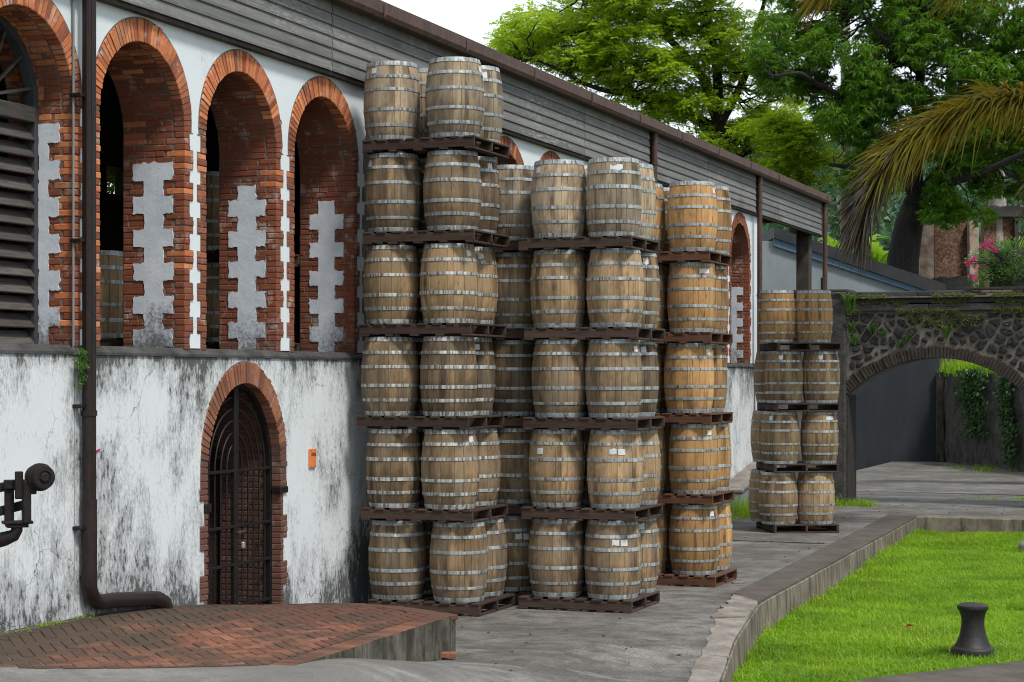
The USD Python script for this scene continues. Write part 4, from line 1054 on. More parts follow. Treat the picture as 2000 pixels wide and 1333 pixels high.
# five layers half hidden behind it
for k in range(5):
    z = 1.045 * k; nm = f"{LAYER[k]} layer of the half-hidden stack between the two front stacks"
    x0 = 0.53 + rr.normal(0, 0.02); y0 = 21.52
    add_pallet(x0, y0, z, "pallet", f"dark pallet under the {nm}")
    add_barrel(x0 + 1.03, y0 + 0.34, z + PH + .001, "brown" if k < 4 else "grey", "hoop", 2 if k == 0 else 0, 24, f"shaded oak barrel, {nm}")
# five layers in the middle
S2 = [(2.26, 2.95, 2.97, 1.90, "brown", "hoop", 0, (2, 14), (1, 22)), (2.26, 2.98, 2.99, 1.94, "light", "hoop", (3, -34), (2, 4), 0),
      (2.30, 2.96, 2.96, 1.96, "brown", "hoop", 0, (1, 47), (1, 28)), (2.27, 2.97, 2.97, 1.96, "light", "hoop", 0, 0, (1, 30)), (2.29, 2.96, 2.94, 1.90, "grey", "hoop", (1, -45), (4, 6), (4, 6))]
for k, (xl, xr, xb, px, fam, hp, a, b, c) in enumerate(S2):
    z = 1.043 * k; zb = z + PH + 0.001; nm = f"{LAYER[k]} layer of the middle front stack"
    dy = rr.normal(0, 0.02)
    add_pallet(px, 21.15 + dy, z, "pallet", f"dark pallet under the {nm}")
    for (x, y, l, w_) in ((xl, 21.48, a, "front left"), (xr, 21.48, b, "front right"), (xb, 22.14, c, "rear right"), (2.28, 22.14, 0, "rear left")):
        add_barrel(x, y + dy, zb, fam, hp, l[0] if l else 0, l[1] if l else 0, (f"pale oak barrel, {w_}, {nm}" if fam == "grey" else f"tan oak barrel, {w_}, {nm}" if fam == "light" else f"{W}, {w_}, {nm}"))
# five layers of newer orange barrels
S3 = [(2.42, 3.11, 3.11, 2.10, (1, 42), (1, 5)), (2.40, 3.10, 3.10, 2.06, (1, 38), (1, 5)), (2.35, 3.04, 3.04, 2.04, (1, 45), (1, 20)), (2.39, 3.08, 3.06, 2.04, (4, 30), (1, 10)), (2.38, 3.08, 3.10, 2.02, (1, 52), (1, 8))]
for k, (xl, xr, xb, px, b, c) in enumerate(S3):
    z = 1.044 * k; zb = z + PH + 0.001; nm = f"{LAYER[k]} layer of the orange stack"
    add_pallet(px, 24.12, z, "pallet_red", f"reddish pallet under the {nm}")
    add_barrel(xl, 24.45, zb, "orange", "hoop", 0, 0, f"orange oak barrel, front left and half hidden, {nm}")
    add_barrel(xr, 24.45, zb, "orange", "hoop", b[0], b[1], f"orange oak barrel, front right, {nm}")
    add_barrel(xb, 25.12, zb, "orange", "hoop", c[0], c[1], f"orange oak barrel, rear right, {nm}")
    add_barrel(2.44, 25.14, zb, "orange", "hoop", 0, 0, f"orange oak barrel, rear left and mostly hidden, {nm}")
# four layers by the stone arch, turned towards the camera; its axes
AX = math.radians(20.74 + 6.0)
ex, ey = np.array([math.cos(AX), math.sin(AX)]), np.array([-math.sin(AX), math.cos(AX)])
C4 = np.array([2.09, 32.80])
S4 = [(0.30, 0.96, 0.03, 0.0, "light", 0, 0), (0.335, 1.03, 0.06, 0.0, "light", (1, -30), (4, 34)), (0.40, 1.055, 0.05, 0.03, "light", (1, -10), (1, 0)), (0.27, 0.93, 0.08, 0.06, "light", 0, 0)]
for k, (xl, xr, off, poff, fam, a, b) in enumerate(S4):
    z = 1.050 * k; zb = z + PH + 0.001; nm = f"{LAYER[k]} layer of the stack by the stone arch"
    # the pallet stands with its open end to the camera
    o = C4 + ex * (poff + 1.31 - 0.02) 
    p = copy_of(pallet_class("pallet", int(rr.integers(0, 2))), "wooden_pallet", f"dark pallet under the {nm}", "pallet", (o[0], o[1], z), AX + PI / 2, "wooden pallets under the barrels")
    rows = ((xl, 0.33, a, "front left"), (xr, 0.33, b, "front right"), (xl - 0.03, 1.02, 0, "rear left"))
    for (lx, ly, l, w_) in rows:
        if k == 3 and w_ == "rear left": continue
        q = C4 + ex * lx + ey * ly
        fm = "orange" if k == 3 else fam
        add_barrel(q[0], q[1], zb, fm, "hoop", l[0] if l else 0, l[1] if l else 0, f"{'bright tan' if fm == 'orange' else 'tan'} oak barrel, {w_}, {nm}")
# inside the warehouse, seen through the arches
for (x, y, z, t) in ((-1.38, 17.36, 3.10, "dim barrel inside the warehouse behind the first open arch"), (-1.38, 19.72, 3.10, "dim lower barrel inside the warehouse behind the second open arch"), (-1.38, 19.72, 4.145, "upper barrel inside the warehouse behind the second open arch")):
    add_barrel(x, y, z, "light", "hoop", 0, 0, t, "oak barrels inside the warehouse")
for (x, y, z, t) in ((-2.0, 17.02, 2.956, "dim pallet inside the warehouse behind the first open arch"), (-2.0, 19.38, 2.956, "dim pallet on the floor behind the second open arch"), (-2.0, 19.38, 4.001, "dim pallet between two barrels behind the second open arch")):
    add_pallet(x, y, z, "pallet", t, group="wooden pallets inside the warehouse")

# ================================================================== STONE ARCH BRIDGE
BG = thing("stone_arch_bridge", "black basalt bridge with a low brick arch, mossy ledges and a parapet", "bridge")
BY = 41.0; AXC, AHW, AR = 3.77, 1.845, 2.57; ACZ = 3.10 - AR; ASP = 2.32
aset = math.asin(AHW / AR)
arc = [(AXC + AR * math.sin(t), ACZ + AR * math.cos(t)) for t in np.linspace(-aset, aset, 41)]
hole = Polygon([(AXC - AHW, -0.4)] + arc + [(AXC + AHW, -0.4)])
outl = sbox(-0.05, -0.4, 22, 4.10).difference(hole)
part(BG, "wall_core", in_xz(extrude(outl, 0.95), BY), M["stone_mortar"])
ring = Polygon([(AXC + (AR + 0.27) * math.sin(t), ACZ + (AR + 0.27) * math.cos(t)) for t in np.linspace(-aset - .02, aset + .02, 41)] + [(AXC + AR * math.sin(t), ACZ + AR * math.cos(t)) for t in np.linspace(aset + .02, -aset - .02, 41)])
nb = 58
rr2 = np.random.default_rng(41)
for k in range(nb):
    t = -aset + 2 * aset * (k + 0.5) / nb
    er = np.array([math.sin(t), 0, math.cos(t)]); et = np.array([math.cos(t), 0, -math.sin(t)])
    L = 0.25 + rr2.normal(0, 0.018)
    c = np.array([AXC, 0, ACZ]) + er * (AR - 0.004 + L / 2) + [0, BY + 0.10 - 0.02 - rr2.uniform(0, 0.03), 0]
    part(BG, "arch_brick", frame_box(c, et, np.array([0, 1.0, 0]), er, (2 * aset * AR / nb * rr2.uniform(0.78, 0.92), 0.22, L), 0.008), M["dark_brick"])
part(BG, "soffit_render", in_xz(extrude(Polygon([(AXC + (AR - 0.006) * math.sin(t), ACZ + (AR - 0.006) * math.cos(t)) for t in np.linspace(-aset, aset, 41)] + [(AXC + (AR + .01) * math.sin(t), ACZ + (AR + .01) * math.cos(t)) for t in np.linspace(aset, -aset, 41)]), 0.75), BY + 0.2), M["stone_mortar"])
# rubble stones of the spandrel
reg = sbox(1.95, 2.2, 8.2, 4.05).difference(hole.buffer(0.002)).difference(ring.buffer(0.015))
pts = []
for zz in np.arange(2.05, 4.2, 0.175):
    for xx in np.arange(1.6, 8.5, 0.27):
        pts.append((xx + rr2.uniform(-.16, .16), zz + rr2.uniform(-.08, .08)))
vor = Voronoi(np.array(pts))
def pebble(poly, y0, depth, rr):
    poly = poly.buffer(-0.03).buffer(0.03) if poly.buffer(-0.03).area > 0 else poly
    if poly.geom_type != "Polygon" or poly.is_empty: return None
    c = np.array(shapely.orient_polygons(poly).exterior.segmentize(0.06).simplify(0.004).coords)[:-1] if hasattr(shapely, "orient_polygons") else np.array(shapely.geometry.polygon.orient(poly).exterior.segmentize(0.06).coords)[:-1]
    if len(c) > 16: c = c[:: int(math.ceil(len(c) / 14))]
    c = c + rr.normal(0, 0.007, c.shape); n = len(c); m = c.mean(0)
    L0 = np.c_[c[:, 0], np.full(n, y0 + 0.02), c[:, 1]]; L1 = np.c_[c[:, 0], np.full(n, y0 - depth * 0.55) + rr.normal(0, .005, n), c[:, 1]]
    c2 = m + (c - m) * 0.78; L2 = np.c_[c2[:, 0], np.full(n, y0 - depth) + rr.normal(0, 0.010, n), c2[:, 1]]
    V_ = np.vstack([L0, L1, L2, [[m[0], y0 - depth * 1.08, m[1]]]])
    F_ = []
    for r_ in (0, 1):
        for k in range(n):
            a, b, cc_, d_ = r_ * n + k, r_ * n + (k + 1) % n, (r_ + 1) * n + (k + 1) % n, (r_ + 1) * n + k
            F_ += [[a, b, cc_], [a, cc_, d_]]
    F_ += [[2 * n + k, 2 * n + (k + 1) % n, 3 * n] for k in range(n)]
    return V_, np.array(F_)
for r_ in vor.point_region:
    vs = vor.regions[r_]
    if -1 in vs or not vs: continue
    pl = Polygon(vor.vertices[vs]).intersection(reg)
    if pl.geom_type != "Polygon" or pl.area < 0.008: continue
    pl = pl.buffer(-rr2.uniform(0.012, 0.042))
    if pl.geom_type != "Polygon" or pl.area < 0.006: continue
    pb = pebble(pl, BY, rr2.uniform(0.015, 0.05), rr2)
    if pb: part(BG, "stone", pb, M["stone"], smooth=45)
# courses above: corbel, groove, ledge and parapet, cut in uneven lengths
def course(name, x0, x1, z0, z1, proud, mat_, step, back=0.95):
    x = x0
    while x < x1:
        L = min(step * rr2.uniform(0.7, 1.3), x1 - x)
        v, f = cbox((x + 0.003, BY - proud - rr2.uniform(0, 0.012), z0 + rr2.normal(0, .004)), (x + L - 0.003, BY + back, z1 + rr2.normal(0, .004)), 0.015)
        part(BG, name, (v, f), M[mat_]); x += L
course("string_course", 1.88, 9.0, 4.085, 4.225, 0.07, "coping", 1.5)
course("string_course", 1.88, 9.0, 4.245, 4.345, 0.04, "coping", 2.0)
course("ledge_slab", 1.88, 9.0, 4.347, 4.378, 0.13, "stone_mortar", 1.9)
course("parapet", 1.9, 4.35, 4.38, 4.50, -0.02, "coping", 1.6, 0.35)
rr2 = np.random.default_rng(43)
for r_ in range(3):
    x = 4.36 + 0.1 * (r_ % 2)
    while x < 8.5:
        L = 0.22
        part(BG, "parapet_brick", cbox((x, BY + 0.0 - rr2.uniform(0, .012), 4.382 + 0.062 * r_), (x + L - 0.012, BY + 0.2, 4.382 + 0.062 * r_ + 0.052), 0.006), M["mortar" if rr2.random() < 0.35 else "dark_brick"])
        x += L
# piers at the left end, beside the warehouse
part(BG, "pier", cbox((1.50, BY - 0.10, -0.3), (1.90, BY + 0.5, 4.50), 0.03), M["coping"])
part(BG, "pier_cap", cbox((0.25, BY - 0.06, 4.40), (1.95, BY + 0.95, 4.56), 0.03), M["stone"])
part(BG, "left_wall_face", cbox((0.2, BY - 0.05, 4.101), (1.49, BY + 0.9, 4.398), 0.02), M["stone"])
for k, (xx, zz, w, h) in enumerate(((0.35, 3.85, .5, .22), (0.95, 3.9, .4, .25), (0.3, 3.5, .6, .28), (1.0, 3.5, .42, .3))):
    pb = pebble(sbox(xx, zz, xx + w, zz + h), BY, 0.05, rr2); part(BG, "stone", pb, M["stone"], smooth=45)
part(BG, "valve_post", cbox((1.30, BY + 0.2, 4.56), (1.36, BY + 0.26, 4.83), 0.01), M["iron"], label="short iron post on the pier")
part(BG, "jamb_post", cbox((AXC - AHW - 0.20, BY - 0.06, -0.2), (AXC - AHW + 0.006, BY + 0.951, ASP + 0.02), 0.03), M["bark"])

# ================================================================== BEHIND THE BRIDGE
def at(d, l, z=0.0): return np.array([CAM[0] - d * SN + l * CN, d * CN + l * SN, z])
SH = thing("grey_shed", "low grey shed with slate-blue lower wall and black sloping roof behind the bridge", "shed")
def shed_poly(pts, th, d0, name, mat_):
    v, f = extrude(Polygon(pts), th)            # drawn in (l, z), pushed away from the camera's side
    w = np.array([at(d0 + q_[2], q_[0], q_[1]) for q_ in v]); part(SH, name, (w, f[:, ::-1]), M[mat_])
shed_poly([(3.5, -0.3), (13.58, -0.3), (13.58, 3.6), (3.5, 3.6)], 0.4, 61.6, "lower_wall", "slate_wall")
shed_poly([(3.5, 3.602), (13.4, 3.602), (13.4, 5.32), (13.0, 5.46), (8.3, 7.02), (3.5, 7.02)], 0.35, 61.62, "gable_wall", "shed_wall")
shed_poly([(13.5, 5.15), (13.5, 5.40), (8.3, 7.10), (8.3, 6.86)], 0.10, 61.50, "flashing", "shed_trim")
shed_poly([(13.75, 5.22), (13.75, 5.64), (8.3, 7.44), (8.3, 7.11)], 10.0, 61.42, "roof", "shed_roof")

RW0, RW1 = np.array([0.76, 62.5]), np.array([6.9, 50.9])
rd = (RW1 - RW0) / np.linalg.norm(RW1 - RW0); rn = np.array([-rd[1], rd[0]])
RWT = thing("retaining_wall", "dark mossy retaining wall overgrown with creepers beyond the arch", "wall")
L_ = np.linalg.norm(RW1 - RW0); nu, nv = 60, 16
U_, V2 = np.meshgrid(np.linspace(0, L_, nu), np.linspace(-0.3, 2.80, nv), indexing="ij")
P2 = np.stack([RW0[0] + rd[0] * U_, RW0[1] + rd[1] * U_, V2], -1)
bmp = meshkit.fbm(np.stack([U_ * 1.6, V2 * 2.0, U_ * 0], -1), 4, 3) * 0.22
P2[..., :2] -= rn * (bmp[..., None] - 0.1)
P2[:, -1, :2] = P2[:, -2, :2] + rn * 0.0
topb = P2[:, -1].copy(); topb[:, :2] += rn * 0.6
V_ = np.vstack([P2.reshape(-1, 3), topb]); i, j = np.meshgrid(np.arange(nu - 1), np.arange(nv - 1), indexing="ij")
q = np.stack([i * nv + j, (i + 1) * nv + j, (i + 1) * nv + j + 1, i * nv + j + 1], -1).reshape(-1, 4)
k_ = np.arange(nu - 1); q2 = np.stack([k_ * nv + nv - 1, (k_ + 1) * nv + nv - 1, nu * nv + k_ + 1, nu * nv + k_], -1); q = np.vstack([q, q2])
part(RWT, "wall_face", (V_, np.vstack([q[:, [0, 1, 2]], q[:, [0, 2, 3]]])), M["retain"])
part(RWT, "end_pier", cbox((RW0[0] - 0.12, RW0[1] - 0.35, -0.2), (RW0[0] + 0.15, RW0[1] + 0.1, 2.86), 0.03), M["retain"])

# planted ground behind
gx, gy = np.arange(-70, 90.1, 1.0), np.arange(46.0, 190.1, 1.0)
X, Y = np.meshgrid(gx, gy, indexing="ij")
dist = (X - RW0[0]) * rn[0] + (Y - RW0[1]) * rn[1]
dep = -(X - CAM[0]) * SN + Y * CN
H = np.where(dist > -0.4, 2.62 + 1.9 * smooth01((dist - 0.3) / 5.0), 3.9 + 0 * X) + 0.35 * meshkit.fbm(np.stack([X * .2, Y * .2, X * 0], -1), 3, 2) + smooth01((dep - 95) / 90) * 16
ok = (dist > -0.3) | (dep > 73)
ny = len(gy); V_ = np.stack([X, Y, H], -1).reshape(-1, 3); okf = ok.reshape(-1)
i, j = np.meshgrid(np.arange(len(gx) - 1), np.arange(ny - 1), indexing="ij")
q = np.stack([i * ny + j, (i + 1) * ny + j, (i + 1) * ny + j + 1, i * ny + j + 1], -1).reshape(-1, 4)
q = q[okf[q].all(1)]
top("terrain", (V_, np.vstack([q[:, [0, 1, 2]], q[:, [0, 2, 3]]])), M["soil"], smooth=True, kind="structure")

# ================================================================== FOLIAGE TOOLS
def leaves(pos, dirs, L, W, fold=0.25):
    n = len(pos); d = dirs / (np.linalg.norm(dirs, axis=1, keepdims=True) + 1e-9)
    s = np.cross(d, rng.normal(0, 1, (n, 3)) * 0.35 + [0, 0, 1.0]); s /= np.linalg.norm(s, axis=1, keepdims=True) + 1e-9
    up_ = np.cross(s, d)
    L = np.broadcast_to(L, (n,))[:, None]; W = np.broadcast_to(W, (n,))[:, None]
    mid = pos + d * L * 0.45
    v = np.stack([pos, mid + s * W / 2 + up_ * W * fold, pos + d * L - up_ * L * 0.12, mid - s * W / 2 + up_ * W * fold], 1).reshape(-1, 3)
    k = np.arange(n)[:, None] * 4
    return v, np.vstack([k + [0, 1, 2], k + [0, 2, 3]])
def ball(n):
    v = rng.normal(0, 1, (n, 3)); return v / np.linalg.norm(v, axis=1, keepdims=True)
def blob(c, r, n, shell=0.5):
    """Points in an ellipsoid, thicker towards its skin."""
    return np.asarray(c) + ball(n) * (shell + (1 - shell) * rng.uniform(0, 1, (n, 1)) ** 0.5) * np.asarray(r)
def bent(p0, p1, sag, n=6, jit=0.0, rr=None):
    t = np.linspace(0, 1, n)[:, None]; p = np.asarray(p0) * (1 - t) + np.asarray(p1) * t
    p = p + np.array([0, 0, 1.0]) * (sag * 4 * t * (1 - t))
    if jit and rr is not None: p[1:-1] += rr.normal(0, jit, p[1:-1].shape)
    return p
# ================================================================== TREES
def tree(name, label, base, limbs, trunk_r, clumps, leaf_fn, leaf_mat, bark, seed, twig=0.03):
    """limbs: polylines (with end radii) from the trunk; each leaf clump hangs on a twig from the nearest limb point."""
    T = thing(name, label, "tree")
    rr = np.random.default_rng(seed)
    sk = []
    for k, (pl, r0, r1) in enumerate(limbs):
        pl = np.asarray(pl, float)
        t = np.linspace(0, 1, 14); s = np.linspace(0, 1, len(pl))
        p = np.stack([np.interp(t, s, pl[:, c]) for c in range(3)], 1)
        p = p + meshkit_wobble(p, 0.10 * (k > 0), seed + k)
        part(T, "trunk" if k == 0 else "limb", tube(p, np.linspace(r0, r1, 14), 10), bark, smooth=True)
        if k or len(limbs) == 1: sk.append(p[3:])
    sk = np.vstack(sk)
    tw, B = Bag(), Bag()
    for (c, r) in clumps:
        c = np.asarray(c, float)
        dd = np.linalg.norm((sk - c) * [1, 1, 1.3], axis=1); k = int(np.argmin(dd))
        p = bent(sk[k], c, -0.08 * dd[k], 7, 0.05 * dd[k] ** 0.5, rr)
        tw.add(tube(p, np.linspace(twig * (0.7 + 0.25 * dd[k]), 0.012, 7), 5, False))
        for _ in range(3):
            e = c + rr.normal(0, 0.6, 3) * r
            tw.add(tube(bent(p[4], e, 0.05, 4, 0.05, rr), [0.02, 0.016, 0.012, 0.006], 4, False))
        B.add(leaf_fn(c, np.asarray(r, float), rr))
    part(T, "branches", tw.get(), bark, smooth=True, kind="stuff")
    part(T, "crown", B.get(), leaf_mat, kind="stuff")
    return T
def meshkit_wobble(p, a, seed):
    if not a: return np.zeros_like(p)
    w = np.stack([meshkit.noise(p * 0.9, seed + c) - 0.5 for c in range(3)], 1) * 2 * a
    w[0] = 0; return w

# feathery bright tree behind the warehouse (flat layered sprays of small leaflets)
def feathery(c, r, rr):
    n = int(560 * (r[0] * r[1]) ** 0.5 * 1.25)
    ns = n // 9
    cen = blob(c, r, ns, 0.45); cen[:, 2] += 0.15 * (1 - np.linalg.norm((cen - c)[:, :2] / r[:2], axis=1))
    out = (cen - c); out[:, 2] *= 0.3; out += rr.normal(0, 0.35, out.shape); out /= np.linalg.norm(out, axis=1, keepdims=True)
    side = np.cross(out, [0, 0, 1.0]); side /= np.linalg.norm(side, axis=1, keepdims=True) + 1e-9
    P_, D_ = [], []
    for k in range(9):
        s = -1 if k % 2 else 1
        t = (k // 2) * 0.075
        P_.append(cen + out * t + [0, 0, -0.16 * t]); D_.append(out * 0.45 + side * s + [0, 0, -0.15] + rr.normal(0, 0.15, out.shape))
    P_, D_ = np.vstack(P_), np.vstack(D_)
    return leaves(P_, D_, rr.uniform(0.13, 0.20, len(P_)), rr.uniform(0.05, 0.085, len(P_)))
D1 = 72.0
def px(u, v, d): return at(d, (u - 1000) / 3787 * d, 2.70 + (737 - v) / 3787 * d)      # a far point, given by bearing, height and its distance
tr0 = px(1400, 620, D1); fk = px(1405, 250, D1)
rr = np.random.default_rng(5)
limbs = [([tr0, px(1412, 420, D1), fk], 0.55, 0.36),
         ([fk, px(1330, 215, D1), px(1240, 190, D1 - 1), px(1130, 160, D1 - 2)], 0.24, 0.07), ([fk, px(1370, 150, D1 + 1), px(1300, 70, D1 + 2), px(1240, 0, D1 + 1)], 0.22, 0.07),
         ([fk, px(1400, 130, D1), px(1385, 30, D1 - 1), px(1370, -60, D1)], 0.22, 0.08), ([fk, px(1450, 160, D1 + 1), px(1480, 60, D1 + 1), px(1500, -40, D1)], 0.18, 0.06),
         ([px(1410, 300, D1), px(1340, 290, D1 - 1), px(1280, 265, D1 - 2), px(1210, 215, D1 - 2)], 0.17, 0.05), ([px(1412, 330, D1), px(1470, 290, D1 + 1), px(1520, 300, D1 + 1), px(1560, 340, D1)], 0.14, 0.04),
         ([px(1130, 160, D1 - 2), px(1080, 130, D1 - 2), px(1040, 110, D1 - 2)], 0.08, 0.03), ([px(1240, 190, D1 - 1), px(1190, 110, D1), px(1150, 40, D1), px(1130, -30, D1)], 0.12, 0.04),
         ([px(1412, 360, D1), px(1360, 330, D1 - 1), px(1320, 320, D1 - 2)], 0.10, 0.04)]
clumps = []
def around(u0, u1, v0, v1, n, rad, dd=2.5, keep=None):
    for _ in range(n):
        u, v = rr.uniform(u0, u1), rr.uniform(v0, v1)
        if keep and not keep(u, v): continue
        r = rad * rr.uniform(0.7, 1.25)
        clumps.append((px(u, v, D1 + rr.uniform(-dd, dd)), (r, r, r * 0.42)))
topline = lambda u: np.interp(u, [985, 1010, 1040, 1100, 1200, 1500], [95, 60, 20, -40, -120, -160])
around(1000, 1480, -130, 60, 105, 0.95, 3.0, lambda u, v: v > topline(u))
around(1000, 1200, 60, 175, 42, 0.80, 2.5, lambda u, v: v > topline(u) and v < 100 + (u - 1000) * 0.42)
around(1180, 1400, 60, 165, 26, 0.80, 2.5)
around(1400, 1530, 40, 150, 14, 0.8, 2.5)
around(1180, 1250, 140, 215, 6, 0.6, 1.5)
around(1265, 1375, 175, 245, 20, 0.62, 1.5)
around(1340, 1440, 250, 290, 7, 0.5, 1.5)
around(1440, 1575, 150, 330, 26, 0.5, 2.5)
around(1400, 1530, 140, 260, 10, 0.45, 2.0)
around(985, 1040, 85, 105, 5, 0.42, 1.0)
tree("feathery_tree", "tall light green tree with fine feathery leaves rising behind the warehouse roof", tr0, limbs, 0.5, clumps, feathery, M["leaf_light"], M["bark"], 21, 0.035)

# big dark mango-like tree
def drooping(c, r, rr):
    nr = int(46 * (r[0] * r[2]) ** 0.5 * 1.9)
    cen = blob(c, r, nr, 0.55)
    P_, D_ = [], []
    for k in range(9):
        a = rr.uniform(0, 2 * PI, nr)
        d = np.stack([np.cos(a), np.sin(a), rr.uniform(-1.3, 0.25, nr)], 1)
        P_.append(cen + rr.normal(0, 0.02, cen.shape)); D_.append(d)
    P_, D_ = np.vstack(P_), np.vstack(D_)
    return leaves(P_, D_, rr.uniform(0.17, 0.28, len(P_)), rr.uniform(0.042, 0.062, len(P_)), 0.15)
D2 = 64.0
rr = np.random.default_rng(6)
b0, f2 = px(1768, 640, 66), px(1790, 395, 65.5)
limbs = [([b0, px(1762, 520, 66), px(1775, 440, 66), f2], 0.62, 0.42),
         ([f2, px(1760, 320, 65), px(1700, 230, 64), px(1610, 170, 63)], 0.30, 0.08), ([f2, px(1790, 270, 65), px(1800, 150, 64), px(1790, 30, 64)], 0.28, 0.10),
         ([f2, px(1850, 320, 65), px(1910, 230, 64), px(1960, 120, 64)], 0.26, 0.08), ([f2, px(1860, 360, 64), px(1930, 330, 63), px(2010, 300, 62)], 0.2, 0.07),
         ([px(1760, 320, 65), px(1680, 330, 64), px(1620, 320, 63)], 0.15, 0.05), ([px(1610, 170, 63), px(1560, 140, 62), px(1510, 150, 62)], 0.09, 0.04), ([px(1800, 150, 64), px(1740, 90, 63), px(1680, 20, 63)], 0.14, 0.05)]
clumps = []
def mc(u0, u1, v0, v1, n, rad, dd=2.2, keep=None):
    for _ in range(n):
        u, v = rr.uniform(u0, u1), rr.uniform(v0, v1)
        if keep and not keep(u, v): continue
        r = rad * rr.uniform(0.7, 1.3)
        clumps.append((px(u, v, D2 + rr.uniform(-dd, dd)), (r, r, r * 0.85)))
gap = lambda u, v: not (1628 < u < 1662 and 30 < v < 150)
mc(1490, 1650, -80, 60, 26, 0.55, 2.0, gap)
mc(1480, 1625, 55, 170, 34, 0.50, 1.8, gap)
mc(1660, 1860, -80, 120, 58, 0.62, 2.4)
mc(1860, 2060, -80, 150, 52, 0.66, 2.4)
mc(1660, 1830, 110, 240, 32, 0.52, 2.0)
mc(1570, 1720, 170, 330, 42, 0.48, 1.6, lambda u, v: v < 150 + (u - 1560) * 1.3)
mc(1640, 1740, 300, 370, 10, 0.42, 1.4)
mc(1820, 2060, 130, 330, 58, 0.60, 2.0)
mc(1820, 1935, 360, 425, 16, 0.42, 1.2)
mc(1930, 2060, 320, 400, 9, 0.40, 1.2)
tree("mango_tree", "large dark green tree with long drooping glossy leaves behind the stone bridge", b0, limbs, 0.6, clumps, drooping, M["leaf_mango"], M["bark"], 33, 0.03)

# slimmer yellowish tree between the two, over the roof's end
rr = np.random.default_rng(8)
D3 = 68.0; b0 = px(1545, 640, D3)
clumps = [(px(rr.uniform(1490, 1620), rr.uniform(225, 365), D3 + rr.uniform(-1, 1)), (0.55, 0.55, 0.35)) for _ in range(34)]
tree("roadside_tree", "smaller yellow-green tree showing above the low end of the roof", b0, [([b0, px(1550, 500, D3), px(1548, 380, D3)], 0.22, 0.12), ([px(1548, 390, D3), px(1530, 300, D3), px(1510, 250, D3)], 0.1, 0.03), ([px(1548, 380, D3), px(1570, 300, D3), px(1590, 230, D3)], 0.1, 0.03)], 0.2, clumps, feathery, M["leaf_light"], M["bark"], 34)
PT = thing("pale_palm", "slender pale palm trunk standing between the two big trees", "palm")
part(PT, "trunk", tube([px(1652, 640, 69), px(1653, 300, 69), px(1651, 60, 69), px(1651, -60, 69)], [0.24, 0.2, 0.17, 0.15], 14), M["bark_pale"], smooth=True)
LT = thing("lichened_trunk", "straight lichen-spotted trunk rising behind the ruined wall", "tree")
part(LT, "trunk", tube([px(1950, 600, 70), px(1948, 400, 70), px(1944, 250, 70)], [0.36, 0.32, 0.28], 14), M["bark_pale"], smooth=True)
cl = Bag(); tw = Bag()
for _ in range(8):
    c = px(rr.uniform(1880, 2020), rr.uniform(120, 260), 70 + rr.uniform(-1, 1)); cl.add(drooping(c, np.array([.6, .6, .5]), rr)); tw.add(tube(bent(px(1944, 255, 70), c, 0.1, 5), [0.1, .07, .05, .03, .02], 5))
part(LT, "branches", tw.get(), M["bark"], kind="stuff"); part(LT, "crown", cl.get(), M["leaf_mango"], kind="stuff")

# broad-leaved yellow-green plants behind the shed
def broad_plant(u, v, d, h, n, seed):
    rr = np.random.default_rng(seed); B = Bag(); base = px(u, v, d); S = Bag()
    for k in range(n):
        a = rr.uniform(0, 2 * PI); L = h * rr.uniform(0.6, 1.0); w = L * rr.uniform(0.16, 0.24)
        d_ = np.array([math.cos(a), math.sin(a), 0]); s = np.array([-d_[1], d_[0], 0])
        t = np.linspace(0, 1, 6); out = 0.55 * L * t ** 1.6; zz = L * (t - 0.45 * t ** 3)
        c = base + d_ * out[:, None] + np.array([0, 0, 1.0]) * zz[:, None] + rr.normal(0, 0.25, 3) * [1, 1, 0]
        ww = w * np.sin(np.clip(t * 0.9 + 0.12, 0, 1) * PI) ** 0.7
        v_ = np.stack([c + s * ww[:, None] / 2 + [0, 0, .03], c, c - s * ww[:, None] / 2 + [0, 0, .03]], 1).reshape(-1, 3)
        i, j = np.meshgrid(np.arange(5), np.arange(2), indexing="ij"); q = np.stack([i * 3 + j, (i + 1) * 3 + j, (i + 1) * 3 + j + 1, i * 3 + j + 1], -1).reshape(-1, 4)
        B.add((v_, np.vstack([q[:, [0, 1, 2]], q[:, [0, 2, 3]]]))); S.add(tube(c[:4], [0.03, .025, .02, .01], 5))
    return B.get(), S.get()
for k, (u, v, d, h, t) in enumerate(((1610, 560, 80, 2.6, "broad-leaved plant just right of the roof's end post"), (1655, 560, 82, 3.0, "broad-leaved plant behind the drooping dry frond"), (1700, 565, 80, 2.8, "broad-leaved plant between the palm frond and the dark trunk"), (1738, 570, 81, 2.4, "broad-leaved plant tucked against the dark mango trunk"), (1575, 560, 84, 2.4, "broad-leaved plant glimpsed under the eaves past the bay post"), (1990, 560, 80, 3.2, "bright broad-leaved plant at the right end of the ruin"))):
    p = thing("broad_leaf_plant", "yellow-green " + t, "plant", group="broad-leaved plants behind the bridge")
    lv, st = broad_plant(u, v, d, h * 1.25, 20, 60 + k); part(p, "leaves", lv, M["leaf_banana"], smooth=True, kind="stuff"); part(p, "stems", st, M["leaf_fern"], kind="stuff")
# grass and weeds on top of the retaining wall
gcl = Bag(); rr = np.random.default_rng(70)
for k in range(420):
    t = rr.uniform(-0.3, 9); o = RW0 + rd * t + rn * rr.uniform(0.05, 3.0); dd_ = (o - RW0) @ rn
    v, f = blade_tuft(14, rr.uniform(0.4, 0.9), 0.03, 500 + k, 0.16, 0.9)
    gcl.add((v + [o[0], o[1], 2.72 + 1.9 * float(smooth01((dd_ - 0.3) / 5))], f))
top("bank_grass", gcl.get(), M["grass"], kind="stuff")
